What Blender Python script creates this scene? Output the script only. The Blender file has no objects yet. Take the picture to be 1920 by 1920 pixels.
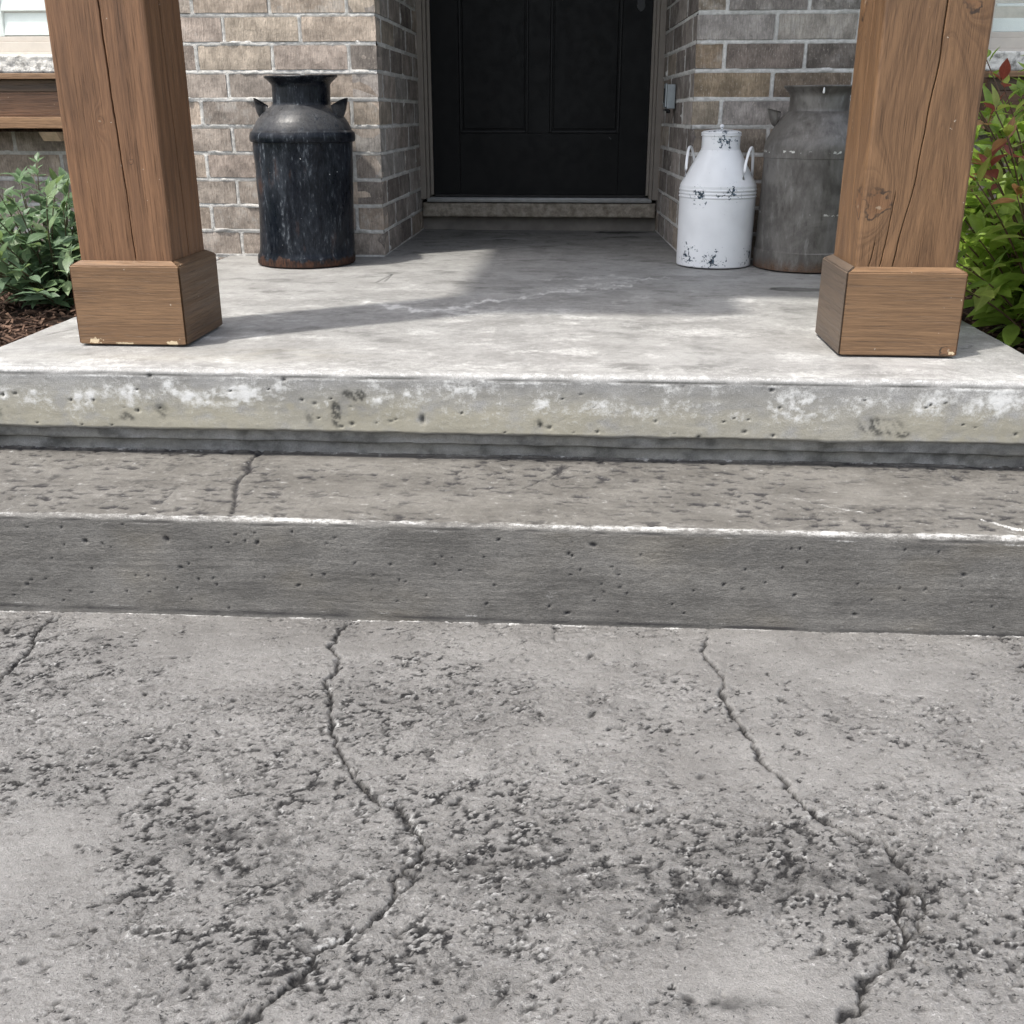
import bpy, bmesh, math, random
import numpy as np
from mathutils import Vector, Matrix

random.seed(7)
scene = bpy.context.scene
COL = scene.collection
RAD = math.radians

# ------------------------------------------------------------------ camera
CAM = np.array([0.7207, -3.8632, 0.4861]); YAW, PITCH, FPX = 0.0667, 0.3626, 1966.1
cam_fwd = np.array([-math.sin(YAW)*math.cos(PITCH), math.cos(YAW)*math.cos(PITCH), -math.sin(PITCH)])
cam_right = np.array([math.cos(YAW), math.sin(YAW), 0.0])
cam_up = np.cross(cam_right, cam_fwd)
cam_data = bpy.data.cameras.new('camera')
cam_data.sensor_width = 36.0
cam_data.lens = 36.0*FPX/1920.0
cam_data.clip_start = 0.02
cam_data.clip_end = 500.0
cam = bpy.data.objects.new('camera', cam_data)
COL.objects.link(cam)
cam.matrix_world = Matrix(((cam_right[0], cam_up[0], -cam_fwd[0], CAM[0]),
                           (cam_right[1], cam_up[1], -cam_fwd[1], CAM[1]),
                           (cam_right[2], cam_up[2], -cam_fwd[2], CAM[2]),
                           (0, 0, 0, 1)))
scene.camera = cam

def back(px, axis, val):
    """pixel of the photograph -> point on the plane axis=val"""
    d = cam_right*(px[0]-960)/FPX - cam_up*(px[1]-960)/FPX + cam_fwd
    return CAM + d*(val-CAM[axis])/d[axis]

# ------------------------------------------------------------------ light
SUN_EL, SUN_AZ = RAD(64.0), RAD(55.0)          # azimuth: to the left of the house front's normal
to_sun = Vector((-math.cos(SUN_EL)*math.sin(SUN_AZ), -math.cos(SUN_EL)*math.cos(SUN_AZ), math.sin(SUN_EL)))
world = bpy.data.worlds.new('World'); scene.world = world
world.use_nodes = True
wn = world.node_tree.nodes; wn.clear()
wo = wn.new('ShaderNodeOutputWorld'); wb = wn.new('ShaderNodeBackground'); sky = wn.new('ShaderNodeTexSky')
sky.sky_type = 'NISHITA'; sky.sun_disc = False
sky.sun_elevation = SUN_EL
sky.sun_rotation = math.atan2(to_sun.x, to_sun.y)
sky.altitude = 200; sky.air_density = 1.0; sky.dust_density = 4.0; sky.ozone_density = 1.0
wb.inputs['Strength'].default_value = 0.15
hs = wn.new('ShaderNodeHueSaturation'); hs.inputs['Saturation'].default_value = 0.55     # thin high cloud whitens the blue
world.node_tree.links.new(sky.outputs[0], hs.inputs['Color']); world.node_tree.links.new(hs.outputs[0], wb.inputs[0]); world.node_tree.links.new(wb.outputs[0], wo.inputs[0])
sd = bpy.data.lights.new('sun', 'SUN'); sd.energy = 2.0; sd.angle = RAD(1.8); sd.color = (1.0, 0.96, 0.885)
sun = bpy.data.objects.new('sun', sd); COL.objects.link(sun)
sun.rotation_euler = to_sun.to_track_quat('Z', 'Y').to_euler(); sun.location = (-3, -3, 6)
vs = scene.view_settings
vs.view_transform = 'Standard'; vs.look = 'None'; vs.gamma = 1.0; vs.exposure = 1.2; vs.use_curve_mapping = False

# ------------------------------------------------------------------ numpy noise
def _hash(ix, iy, seed):
    h = (ix.astype(np.int64)*374761393 + iy.astype(np.int64)*668265263 + seed*1442695041) & 0xffffffff
    h = ((h ^ (h >> 13))*1274126177) & 0xffffffff
    return (h ^ (h >> 16)) & 0xffff
def pn(x, y, seed=0):
    x, y = np.broadcast_arrays(np.asarray(x, float), np.asarray(y, float))
    ix = np.floor(x).astype(np.int64); iy = np.floor(y).astype(np.int64)
    fx = x-ix; fy = y-iy
    u = fx*fx*fx*(fx*(fx*6-15)+10); v = fy*fy*fy*(fy*(fy*6-15)+10)
    def g(dx, dy):
        a = _hash(ix+dx, iy+dy, seed)*(2*math.pi/65536)
        return np.cos(a)*(fx-dx)+np.sin(a)*(fy-dy)
    n = (g(0, 0)*(1-u)+g(1, 0)*u)*(1-v)+(g(0, 1)*(1-u)+g(1, 1)*u)*v
    return n*1.5
def fbm(x, y, o=4, seed=0, gain=.5):
    s = 0; a = 1; t = 0
    for i in range(o):
        s = s+a*pn(x*2**i, y*2**i, seed+i*17); t += a; a *= gain
    return s/t
def sm(a, b, x):
    t = np.clip((x-a)/(b-a), 0, 1); return t*t*(3-2*t)
def polydist(X, Y, pts):
    """distance to, and running parameter along, a polyline"""
    D = np.full(X.shape, 9.0); T = np.zeros(X.shape); S = np.ones(X.shape)
    n = len(pts)-1
    for i in range(n):
        a = np.array(pts[i][:2]); b = np.array(pts[i+1][:2]); d = b-a; L = max(1e-9, d@d)
        t = np.clip(((X-a[0])*d[0]+(Y-a[1])*d[1])/L, 0, 1)
        ex = X-a[0]-t*d[0]; ey = Y-a[1]-t*d[1]
        q = np.hypot(ex, ey); m = q < D
        D[m] = q[m]; T[m] = (i+t[m])/n; S[m] = np.sign(d[0]*ey[m]-d[1]*ex[m])
    return D, T, S

# ------------------------------------------------------------------ object helpers
def tag(o, label=None, cat=None, group=None, kind=None):
    if label: o['label'] = label
    if cat: o['category'] = cat
    if group: o['group'] = group
    if kind: o['kind'] = kind
    return o
def empty(name, loc, label=None, cat=None, group=None):
    o = bpy.data.objects.new(name, None); COL.objects.link(o); o.location = loc; o.empty_display_size = .1
    return tag(o, label, cat, group)
def link(name, me, mat, parent=None, loc=None, smooth=False):
    o = bpy.data.objects.new(name, me); COL.objects.link(o)
    if mat is not None and not me.materials: me.materials.append(mat)
    if parent: o.parent = parent
    if loc is not None: o.location = loc
    if smooth: me.polygons.foreach_set('use_smooth', [True]*len(me.polygons))
    return o
def mesh_from(name, v, f):
    me = bpy.data.meshes.new(name); me.from_pydata([tuple(map(float, p)) for p in v], [], [tuple(q) for q in f]); me.update(); return me
def grid_mesh(name, P, attrs=None, flip=False, drop=None):
    """P: (ny,nx,3) array -> quad grid"""
    ny, nx = P.shape[:2]
    me = bpy.data.meshes.new(name)
    idx = np.arange(ny*nx).reshape(ny, nx)
    q = np.stack([idx[:-1, :-1], idx[:-1, 1:], idx[1:, 1:], idx[1:, :-1]], -1).reshape(-1, 4)
    if drop is not None: q = q[~drop[:-1, :-1].reshape(-1)]
    if flip: q = q[:, ::-1]
    nf = len(q)
    me.vertices.add(ny*nx); me.vertices.foreach_set('co', P.reshape(-1).astype(np.float32))
    me.loops.add(nf*4); me.loops.foreach_set('vertex_index', q.reshape(-1).astype(np.int32))
    me.polygons.add(nf); me.polygons.foreach_set('loop_start', (np.arange(nf)*4).astype(np.int32))
    me.polygons.foreach_set('use_smooth', np.ones(nf, bool))
    me.update(calc_edges=True)
    for k, a in (attrs or {}).items():
        at = me.attributes.new(k, 'FLOAT', 'POINT'); at.data.foreach_set('value', np.ascontiguousarray(a, dtype=np.float32).reshape(-1))
    return me
def bm_box(bm, c0, c1, bevel=0.0):
    x0, y0, z0 = c0; x1, y1, z1 = c1
    vs_ = [bm.verts.new(p) for p in ((x0,y0,z0),(x1,y0,z0),(x1,y1,z0),(x0,y1,z0),(x0,y0,z1),(x1,y0,z1),(x1,y1,z1),(x0,y1,z1))]
    fs = [bm.faces.new([vs_[i] for i in q]) for q in ((0,3,2,1),(4,5,6,7),(0,1,5,4),(1,2,6,5),(2,3,7,6),(3,0,4,7))]
    if bevel > 0:
        es = list({e for f in fs for e in f.edges})
        bmesh.ops.bevel(bm, geom=es, offset=bevel, segments=2, profile=.6, affect='EDGES')
def bm_obj(name, bm, mat, parent=None, loc=None, smooth=False):
    me = bpy.data.meshes.new(name); bm.normal_update(); bm.to_mesh(me); bm.free()
    return link(name, me, mat, parent, loc, smooth)
def box(name, c0, c1, mat, parent=None, bevel=.002, loc=None):
    bm = bmesh.new(); bm_box(bm, c0, c1, bevel); return bm_obj(name, bm, mat, parent, loc)
def lathe(name, prof, mat, parent=None, seg=96, deform=None, loc=None):
    v = []; f = []
    n = len(prof)
    for r, z in prof:
        for k in range(seg):
            a = 2*math.pi*k/seg
            p = (r*math.cos(a), r*math.sin(a), z)
            v.append(deform(p, a) if deform else p)
    for i in range(n-1):
        for k in range(seg):
            k2 = (k+1) % seg
            f.append((i*seg+k, i*seg+k2, (i+1)*seg+k2, (i+1)*seg+k))
    o = link(name, mesh_from(name, v, f), mat, parent, loc, True); o.data.set_sharp_from_angle(angle=RAD(28)); return o
def refine(prof, step=.012):
    out = [prof[0]]
    for a, b in zip(prof, prof[1:]):
        L = math.hypot(b[0]-a[0], b[1]-a[1]); k = max(1, int(L/step))
        out += [(a[0]+(b[0]-a[0])*i/k, a[1]+(b[1]-a[1])*i/k) for i in range(1, k+1)]
    return out

# ------------------------------------------------------------------ shader helpers
class V:
    def __init__(s, nb, sock): s.nb = nb; s.k = sock
    def _m(s, op, o, rev=False):
        a, b = (o, s) if rev else (s, o)
        return s.nb.math(op, a, b)
    def __add__(s, o): return s._m('ADD', o)
    def __radd__(s, o): return s._m('ADD', o)
    def __sub__(s, o): return s._m('SUBTRACT', o)
    def __rsub__(s, o): return s._m('SUBTRACT', o, True)
    def __mul__(s, o): return s._m('MULTIPLY', o)
    def __rmul__(s, o): return s._m('MULTIPLY', o)
    def __truediv__(s, o): return s._m('DIVIDE', o)
class NB:
    def __init__(s, name):
        s.mat = bpy.data.materials.new(name); s.mat.use_nodes = True
        s.t = s.mat.node_tree; s.t.nodes.clear()
        s.out = s.t.nodes.new('ShaderNodeOutputMaterial')
    def n(s, typ): return s.t.nodes.new(typ)
    def put(s, sock, v):
        if isinstance(v, V): s.t.links.new(v.k, sock)
        elif isinstance(v, (tuple, list)) and len(v) == 3 and sock.type == 'RGBA': sock.default_value = (*v, 1)
        else: sock.default_value = v
    def math(s, op, a, b=None, c=None):
        m = s.n('ShaderNodeMath'); m.operation = op
        for i, x in enumerate((a, b, c)):
            if x is not None: s.put(m.inputs[i], x)
        return V(s, m.outputs[0])
    def sqrt(s, a): return s.math('SQRT', a)
    def exp(s, a): return s.math('EXPONENT', a)
    def abs(s, a): return s.math('ABSOLUTE', a)
    def max(s, a, b): return s.math('MAXIMUM', a, b)
    def min(s, a, b): return s.math('MINIMUM', a, b)
    def coord(s, which='Object'):
        c = s.n('ShaderNodeTexCoord'); return V(s, c.outputs[which])
    def pos(s):
        g = s.n('ShaderNodeNewGeometry'); return V(s, g.outputs['Position'])
    def nor(s):
        g = s.n('ShaderNodeTexCoord'); return V(s, g.outputs['Normal'])
    def sep(s, v):
        q = s.n('ShaderNodeSeparateXYZ'); s.put(q.inputs[0], v); return [V(s, o) for o in q.outputs]
    def comb(s, x, y, z):
        q = s.n('ShaderNodeCombineXYZ')
        for i, a in enumerate((x, y, z)): s.put(q.inputs[i], a)
        return V(s, q.outputs[0])
    def scale(s, v, sc, off=(0, 0, 0)):
        q = s.n('ShaderNodeVectorMath'); q.operation = 'MULTIPLY_ADD'; s.put(q.inputs[0], v); q.inputs[1].default_value = sc; q.inputs[2].default_value = off
        return V(s, q.outputs[0])
    def vadd(s, a, b):
        q = s.n('ShaderNodeVectorMath'); q.operation = 'ADD'; s.put(q.inputs[0], a); s.put(q.inputs[1], b); return V(s, q.outputs[0])
    def noise(s, v, scale=1, detail=3, rough=.5, dist=0.0, col=False):
        q = s.n('ShaderNodeTexNoise'); s.put(q.inputs['Vector'], v)
        q.inputs['Scale'].default_value = scale; q.inputs['Detail'].default_value = detail; q.inputs['Roughness'].default_value = rough; q.inputs['Distortion'].default_value = dist
        return V(s, q.outputs['Color' if col else 'Fac'])
    def noise1(s, w, scale=1, detail=2, rough=.5):
        q = s.n('ShaderNodeTexNoise'); q.noise_dimensions = '1D'; s.put(q.inputs['W'], w)
        q.inputs['Scale'].default_value = scale; q.inputs['Detail'].default_value = detail; q.inputs['Roughness'].default_value = rough
        return V(s, q.outputs['Fac'])
    def voro(s, v, scale=1, feat='F1', rnd=1.0):
        q = s.n('ShaderNodeTexVoronoi'); q.feature = feat; s.put(q.inputs['Vector'], v); q.inputs['Scale'].default_value = scale; q.inputs['Randomness'].default_value = rnd
        return V(s, q.outputs['Distance'])
    def ss(s, x, a, b, lo=0., hi=1.):
        q = s.n('ShaderNodeMapRange'); q.interpolation_type = 'SMOOTHSTEP'
        s.put(q.inputs['Value'], x); q.inputs['From Min'].default_value = a; q.inputs['From Max'].default_value = b
        q.inputs['To Min'].default_value = lo; q.inputs['To Max'].default_value = hi
        return V(s, q.outputs['Result'])
    def mix(s, f, a, b, mode='MIX'):
        q = s.n('ShaderNodeMix'); q.data_type = 'RGBA'; q.blend_type = mode; q.clamp_factor = True
        s.put(q.inputs[0], f); s.put(q.inputs[6], a); s.put(q.inputs[7], b)
        return V(s, q.outputs[2])
    def mul(s, c, f):
        """colour times scalar"""
        q = s.n('ShaderNodeVectorMath'); q.operation = 'SCALE'; s.put(q.inputs[0], c); s.put(q.inputs['Scale'], f); return V(s, q.outputs[0])
    def attr(s, name):
        q = s.n('ShaderNodeAttribute'); q.attribute_name = name; return V(s, q.outputs['Fac'])
    def oinfo(s, what):
        q = s.n('ShaderNodeObjectInfo'); return V(s, q.outputs[what])
    def bump(s, h, dist=.002, strength=1.0):
        q = s.n('ShaderNodeBump'); s.put(q.inputs['Height'], h); q.inputs['Distance'].default_value = dist; q.inputs['Strength'].default_value = strength
        return V(s, q.outputs[0])
    def gauss(s, x, y, cx, cy, rx, ry):
        dx = (x-cx)*(1/rx); dy = (y-cy)*(1/ry)
        return s.exp((dx*dx+dy*dy)*-1.0)
    def bsdf(s, base, rough=.7, normal=None, spec=.5, metal=0.0, coat=0.0, coat_rough=.2, trans=None):
        p = s.n('ShaderNodeBsdfPrincipled')
        s.put(p.inputs['Base Color'], base); s.put(p.inputs['Roughness'], rough); s.put(p.inputs['Metallic'], metal)
        s.put(p.inputs['Specular IOR Level'], spec); s.put(p.inputs['Coat Weight'], coat); p.inputs['Coat Roughness'].default_value = coat_rough
        if normal is not None: s.put(p.inputs['Normal'], normal)
        sock = p.outputs[0]
        if trans is not None:
            tr = s.n('ShaderNodeBsdfTranslucent'); s.put(tr.inputs[0], trans[0]); mx = s.n('ShaderNodeMixShader'); mx.inputs[0].default_value = trans[1]
            s.t.links.new(p.outputs[0], mx.inputs[1]); s.t.links.new(tr.outputs[0], mx.inputs[2]); sock = mx.outputs[0]
        s.t.links.new(sock, s.out.inputs[0])
        return s.mat

def plain(name, col, rough=.6, var=.15, sc=25, spec=.4, metal=0, bump=.0006):
    b = NB(name); c = b.coord(); n = b.noise(c, sc, 5, .6)
    base = b.mul(b.mix(0.0, col, col), b.ss(n, .25, .75, 1-var, 1+var))
    return b.bsdf(base, rough, b.bump(b.noise(c, sc*8, 3), bump, .6), spec, metal)

# ---- concrete: mesh attributes dk (dark release powder in the hollows, painted relief shade), wt (lime bloom, painted highlights), tn (tan stain, lip tint)
def concrete(name, g0, g1, streak=(1, 1, 1), rough=.62, dark=(.035, .034, .036), white=(.68, .67, .64), tan=(.30, .245, .15), spec=.4, fine=1.0, fbump=.0011, crumb=0.0):
    b = NB(name); p = b.pos()
    ps = b.scale(p, streak)
    big = b.noise(ps, 7, 6, .62); mid = b.noise(ps, 45, 6, .68); m2 = b.noise(ps, 130, 5, .7, .3); sml = b.noise(p, 420, 4, .7)
    rg = b.attr('rg')
    base = b.mix(b.ss(big*.5+mid*.3+m2*.2, .38, .62), g0, g1)
    base = b.mix(b.ss(mid*.5+m2*.5, .56, .70, 0, .40*fine), base, dark)
    base = b.mix(b.ss(m2, .60, .74, 0, .30*fine), base, dark)
    base = b.mul(base, b.ss(sml, .28, .72, .72, 1.25))
    base = b.mix(b.min(b.attr('tn')*.8, 1.0), base, tan)
    cr = b.noise(b.scale(p, (.9, 1.25, 1)), 165, 4, .72, .8); cr2 = b.noise(b.scale(p, (.8, 1.3, 1)), 75, 4, .7, .6)
    fleck = b.ss(cr*.5+cr2*.5+rg*.05, .60, .655)
    base = b.mix(fleck*.92*crumb, base, dark)
    lit = b.ss(cr*.6+cr2*.4-rg*.03, .40, .345)
    base = b.mix(lit*.42*crumb, base, white)  # white flecks painted in place of glints
    base = b.mix(b.attr('dk')*b.ss(m2, .30, .55, .75, 1.0), base, dark)
    w = b.attr('wt')
    base = b.mix(b.ss(w+(mid-.5)*.8+(m2-.5)*1.0+(sml-.5)*.6, .16, .95), base, white)
    hgt = sml*.5+mid*.7*fine+m2*.7*fine-(cr*.9+cr2*.8)*rg*crumb
    r = b.ss(sml*.5+m2*.5, .35, .65, rough-.14, rough+.12)
    return b.bsdf(base, r+b.attr('dk')*.25, b.bump(hgt, fbump, .9), b.max(1.0-b.attr('dk')*1.1-fleck*crumb*.7, 0.05)*spec)
M_LAND = concrete('stamped_concrete', (.142, .136, .129), (.206, .199, .190), (1, 1.2, 1), .40, dark=(.013, .013, .014), spec=.5, fbump=.0034, white=(.52, .515, .50), fine=.7, crumb=1.0)
M_STEP = concrete('step_concrete', (.100, .095, .087), (.178, .170, .156), (1.0, 1.5, 2.4), .58, fine=1.5, white=(.60, .595, .575), fbump=.0018)
M_PORCH = concrete('porch_concrete', (.225, .221, .212), (.335, .331, .321), (1.0, 1.1, 1.1), .55, white=(.60, .597, .58), fine=1.0, dark=(.045, .045, .042), tan=(.325, .300, .225))

# ------------------------------------------------------------------ large structure: landing, step, porch slab
def gauss2(X, Y, c, r):
    return np.exp(-((X-c[0])/r[0])**2-((Y-c[1])/r[1])**2)
def ramp_axis(lo, hi, step, far_lo, far_hi):
    a = np.arange(lo, hi+step/2, step)
    def grow(s, e):
        out = []; p = s; d = step*2
        while abs(p-s) < abs(e-s):
            p = p+math.copysign(d, e-s); d *= 1.7; out.append(p)
        if out: out[-1] = e
        return out
    return np.array(grow(lo, far_lo)[::-1]+list(a)+grow(a[-1], far_hi))
def boxblur(A, k):
    for ax in (0, 1):
        c = np.cumsum(np.pad(A, [(k+1, k) if i == ax else (0, 0) for i in (0, 1)], mode='edge'), axis=ax)
        n = A.shape[ax]
        A = (np.take(c, range(2*k+1, 2*k+1+n), axis=ax)-np.take(c, range(0, n), axis=ax))/(2*k+1)
    return A
Y_PORCH, Y_STEP, Z_STEP, Z_LAND = -1.806, -2.163, -.186, -.376

def build_landing():
    xs = ramp_axis(-.46, 1.62, .0023, -3.2, 4.2); ys = ramp_axis(-3.2, Y_STEP+.012, .0022, -14.0, Y_STEP+.012)  # widened far out of view to bounce light up under the roof
    X, Y = np.meshgrid(xs, ys)
    L = lambda x, y: back((x, y), 2, Z_LAND)[:2]
    wx = X+.010*fbm(X*9, Y*9, 3, 5); wy = Y+.010*fbm(X*9+7, Y*9, 3, 6)
    # where the stamp left a rough field
    m = fbm(X*2.6, Y*3.4, 4, 11)*1.2+.22+.25*fbm(X*9, Y*12, 3, 12)
    for c, r, a in [((230, 1420), (.28, .13), .55), ((420, 1620), (.16, .10), .75), ((900, 1560), (.22, .10), .6), ((1150, 1680), (.2, .07), .6),
                    ((1560, 1640), (.18, .07), .55), ((1750, 1560), (.14, .10), .5), ((700, 1820), (.20, .05), .5), ((1750, 1780), (.12, .05), .55), ((1150, 1520), (.2, .1), .35), ((300, 1740), (.14, .05), .4),
                    ((60, 1600), (.09, .09), -.75), ((1600, 1330), (.25, .16), -.45), ((420, 1210), (.25, .06), -.35), ((1050, 1230), (.25, .07), -.4), ((1100, 1850), (.12, .03), -.3), ((60, 1830), (.06, .05), -.4)]:
        m = m+a*gauss2(X, Y, L(*c), r)
    M = sm(-.55, .75, m+.45*fbm(X*15, Y*19, 3, 13)+.25*fbm(X*40, Y*50, 2, 14))
    rx = wx*.86+wy*.5; ry = -wx*.5+wy*.86
    f1 = fbm(rx*15, ry*24, 4, 21, .62); f2 = fbm(rx*36, ry*55, 4, 31, .62); f3 = fbm(rx*85, ry*115, 3, 41, .6); f4 = pn(X*190, Y*205, 43)
    p1 = sm(.0, .09, f1-.42+.24*M); p2 = sm(.0, .08, f2-.39+.27*M); p3 = sm(.0, .10, f3-.37+.37*M)   # shallow flaked-out hollows, three sizes
    ledge = np.floor((fbm(rx*7, ry*11, 4, 45, .6)+1)*9)/9          # flaky terraces
    h = .004*fbm(X*1.6, Y*1.6, 3, 71)+.0022*fbm(X*10, Y*12, 4, 72)+.0004*f4*(.5+M)+.010*M*(ledge-1)*.35
    h = h-.0016*p1*(.4+.6*M)-.0020*p2-.0016*p3+(.25+.75*M)*(.0024*f3-.0012*np.abs(f2)*1.4)
    v1 = sm(-.3, .4, fbm(X*13, Y*13, 3, 46)); v2 = sm(-.25, .35, fbm(X*28+5, Y*30, 2, 47)); stain = sm(-.35, .45, fbm(X*3.5+3, Y*5, 4, 81))
    dk = (.32*p1*v2+.78*p2*v1+.95*p3*v2)*(.34+.80*stain)+.10*M*stain
    for c, r, a in [((480, 1590), (.07, .035), .35), ((1100, 1650), (.13, .03), .38), ((1580, 1640), (.08, .03), .42), ((1320, 1690), (.05, .02), .3), ((1790, 1800), (.06, .03), .25), ((950, 1600), (.10, .03), .2),
                    ((1310, 1890), (.018, .012), .5), ((1380, 1890), (.03, .008), .45), ((520, 1780), (.05, .02), .3), ((380, 1560), (.04, .02), .25), ((170, 1195), (.02, .012), .4), ((1190, 1330), (.03, .015), .35)]:
        dk = dk+a*gauss2(X, Y, L(*c), np.array(r)*1.6)*sm(-.35, .45, fbm(X*26, Y*40, 4, 91, .65))*1.5
    wt = np.zeros_like(X)
    cracks = [
        ([(115, 1151), (75, 1170), (62, 1190), (55, 1212), (30, 1237), (0, 1265), (-40, 1300)], .0042, .9, .6),
        ([(655, 1165), (632, 1192), (620, 1210), (635, 1228), (628, 1265), (613, 1280), (616, 1310), (622, 1355), (631, 1400), (645, 1432), (675, 1465), (710, 1508), (745, 1515), (772, 1545), (795, 1585), (790, 1605), (750, 1635), (738, 1650), (745, 1675), (720, 1705), (692, 1735), (670, 1745), (600, 1778), (590, 1800), (565, 1832), (515, 1870), (480, 1895), (440, 1925)], .0036, 1.0, 1.0),
        ([(750, 1635), (780, 1642), (765, 1665), (745, 1680)], .0028, .8, .3),
        ([(1330, 1195), (1312, 1222), (1345, 1255), (1357, 1285), (1357, 1312), (1377, 1345), (1405, 1385), (1432, 1430), (1465, 1465), (1510, 1510), (1560, 1545), (1595, 1565), (1660, 1585), (1710, 1640)], .0031, 1.0, .8),
        ([(1710, 1660), (1690, 1690), (1685, 1720), (1700, 1745), (1692, 1765), (1680, 1795), (1680, 1812), (1630, 1830), (1605, 1855), (1605, 1885), (1575, 1915)], .0036, .9, .8),
        ([(1700, 1667), (1730, 1680), (1733, 1705), (1722, 1740), (1697, 1750)], .0028, .75, .3),
        ([(1041, 1176), (1042, 1198)], .0012, .4, .1), ([(800, 1160), (930, 1165)], .001, .2, .1),
        ([(613, 1280), (585, 1292), (560, 1290)], .0012, .35, .1), ([(645, 1432), (665, 1440), (690, 1478)], .0014, .5, .3), ([(795, 1585), (830, 1575), (850, 1582)], .0014, .4, .1), ([(600, 1778), (560, 1772), (520, 1785)], .0013, .35, .1), ([(1510, 1510), (1540, 1500), (1560, 1520)], .0012, .4, .2), ([(1432, 1430), (1470, 1445)], .001, .3, .1), ([(1680, 1812), (1720, 1800), (1745, 1815)], .0014, .5, .2), ([(1660, 1585), (1640, 1560), (1600, 1555)], .0016, .6, .4), ([(430, 1910), (480, 1880), (440, 1895)], .0014, .4, .1), ([(110, 1790), (190, 1740), (40, 1800)], .0010, .35, .1), ([(440, 1560), (400, 1600)], .0015, .3, .1)]
    cx = X+.0085*fbm(X*70, Y*70, 3, 101)+.006*pn(X*22, Y*22, 103); cy = Y+.0085*fbm(X*70+9, Y*70, 3, 102)+.006*pn(X*22+5, Y*22, 104)
    for pts, w, a, lift in cracks:
        P = [L(*q) for q in pts]
        bb = np.array(P); lo = bb.min(0)-.09; hi = bb.max(0)+.09
        i0, i1 = np.searchsorted(ys, [lo[1], hi[1]]); j0, j1 = np.searchsorted(xs, [lo[0], hi[0]])
        s = (slice(i0, i1), slice(j0, j1))
        if X[s].size == 0: continue
        D, T, S = polydist(cx[s], cy[s], P)
        wd = w*np.maximum(.55, .62+1.2*np.abs(pn(T*len(pts)*.9, T*0+3.3, 111))+.7*pn(T*len(pts)*3.1, T*0+1, 112))
        prof = np.exp(-(D/wd)**2)
        h[s] += -.0085*a*prof + lift*.0009*np.exp(-D/.030)*(S > 0)*(1-prof)
        dk[s] = np.maximum(dk[s], a*np.exp(-(D/(wd*.9))**2)*1.05)
        dk[s] += .22*a*np.exp(-(D/.012)**2)*sm(-.1, .5, fbm(X[s]*60, Y[s]*60, 2, 113))
        wt[s] = np.maximum(wt[s], .16*lift*np.exp(-((D-2.1*wd)/(wd*.8))**2)*(S > 0)*sm(-.1, .4, pn(T*25, T*0, 114)))  # painted highlight along one lip of the crack
    rng = np.random.RandomState(21)
    for _ in range(1500):
        px_, py_ = rng.uniform(-.45, 1.6), rng.uniform(-3.15, Y_STEP-.01)
        j = int(np.searchsorted(xs, px_)); i = int(np.searchsorted(ys, py_)); rad = .0011+.0042*rng.rand()**4
        if rng.rand() > .25+.75*M[min(i, M.shape[0]-1), min(j, M.shape[1]-1)]: continue
        k = int(rad*3/.0022)+3; s = (slice(max(0, i-k), i+k), slice(max(0, j-k), j+k))
        an = rng.uniform(-.5, 1.2); el = rng.uniform(1, 2.2); dx = X[s]-px_; dy = Y[s]-py_
        a_ = dx*math.cos(an)+dy*math.sin(an); b_ = -dx*math.sin(an)+dy*math.cos(an)
        g = np.exp(-(((a_/el)**2+b_**2)/rad**2)**2); h[s] -= min(.004, rad*1.1)*g; dk[s] = np.maximum(dk[s], rng.uniform(.55, .95)*g)
    cav = h-boxblur(h, 4)
    dk = dk+np.clip(-cav*300-.04, 0, .6)*(M*.8+.2)*v1  # hollows darkened by height: relief shade put into the colour
    wt = wt+np.clip((h-boxblur(h, 2))*520-.02, 0, .42)*(M*.7+.3)*v2  # peaks whitened by height: painted relief highlights
    e = Y_STEP-Y                                                # dusty white line along the riser foot
    wt = wt+.7*np.exp(-(e/.006)**2)*sm(-.25, .3, fbm(X*16, Y*60, 3, 121))
    P = np.stack([X, Y, Z_LAND+h+.0048*(X-.58)], -1)
    me = grid_mesh('landing', P, {'dk': np.clip(dk, 0, .93), 'wt': np.clip(wt, 0, 1), 'tn': X*0, 'rg': np.clip(M*1.05+.15, 0, 1)})
    return tag(link('landing', me, M_LAND), 'grey stamped concrete landing with cracks and rough pitted patches', None, None, 'structure')

def loft(name, xs, prof, disp, attrs, mat, z_side):
    """profile (y,z) swept along x, displaced along the profile normal, with vertical end walls"""
    prof = np.array(prof); t = np.gradient(prof, axis=0); t /= np.linalg.norm(t, axis=1)[:, None]+1e-12
    ny_, nz_ = t[:, 1], -t[:, 0]                                 # profile runs from the house outwards and down: normal points up / outwards
    D = disp
    P = np.stack([np.broadcast_to(xs[None, :], D.shape), prof[:, 0:1]+ny_[:, None]*D, prof[:, 1:2]+nz_[:, None]*D], -1)
    endL = P[:, :1].copy(); endL[..., 2] = np.minimum(endL[..., 2], z_side); endR = P[:, -1:].copy(); endR[..., 2] = np.minimum(endR[..., 2], z_side)
    P = np.concatenate([endL, P, endR], 1)
    attrs = dict(attrs); attrs.setdefault('rg', np.zeros_like(D))
    at = {k: np.concatenate([a[:, :1], a, a[:, -1:]], 1) for k, a in attrs.items()}
    return link(name, grid_mesh(name, P, at, flip=True), mat)
def profile(parts):
    out = [parts[0][0]]
    for a, b, st in parts:
        L = math.hypot(b[0]-a[0], b[1]-a[1]); k = max(1, round(L/st))
        out += [(a[0]+(b[0]-a[0])*i/k, a[1]+(b[1]-a[1])*i/k) for i in range(1, k+1)]
    return out

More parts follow.
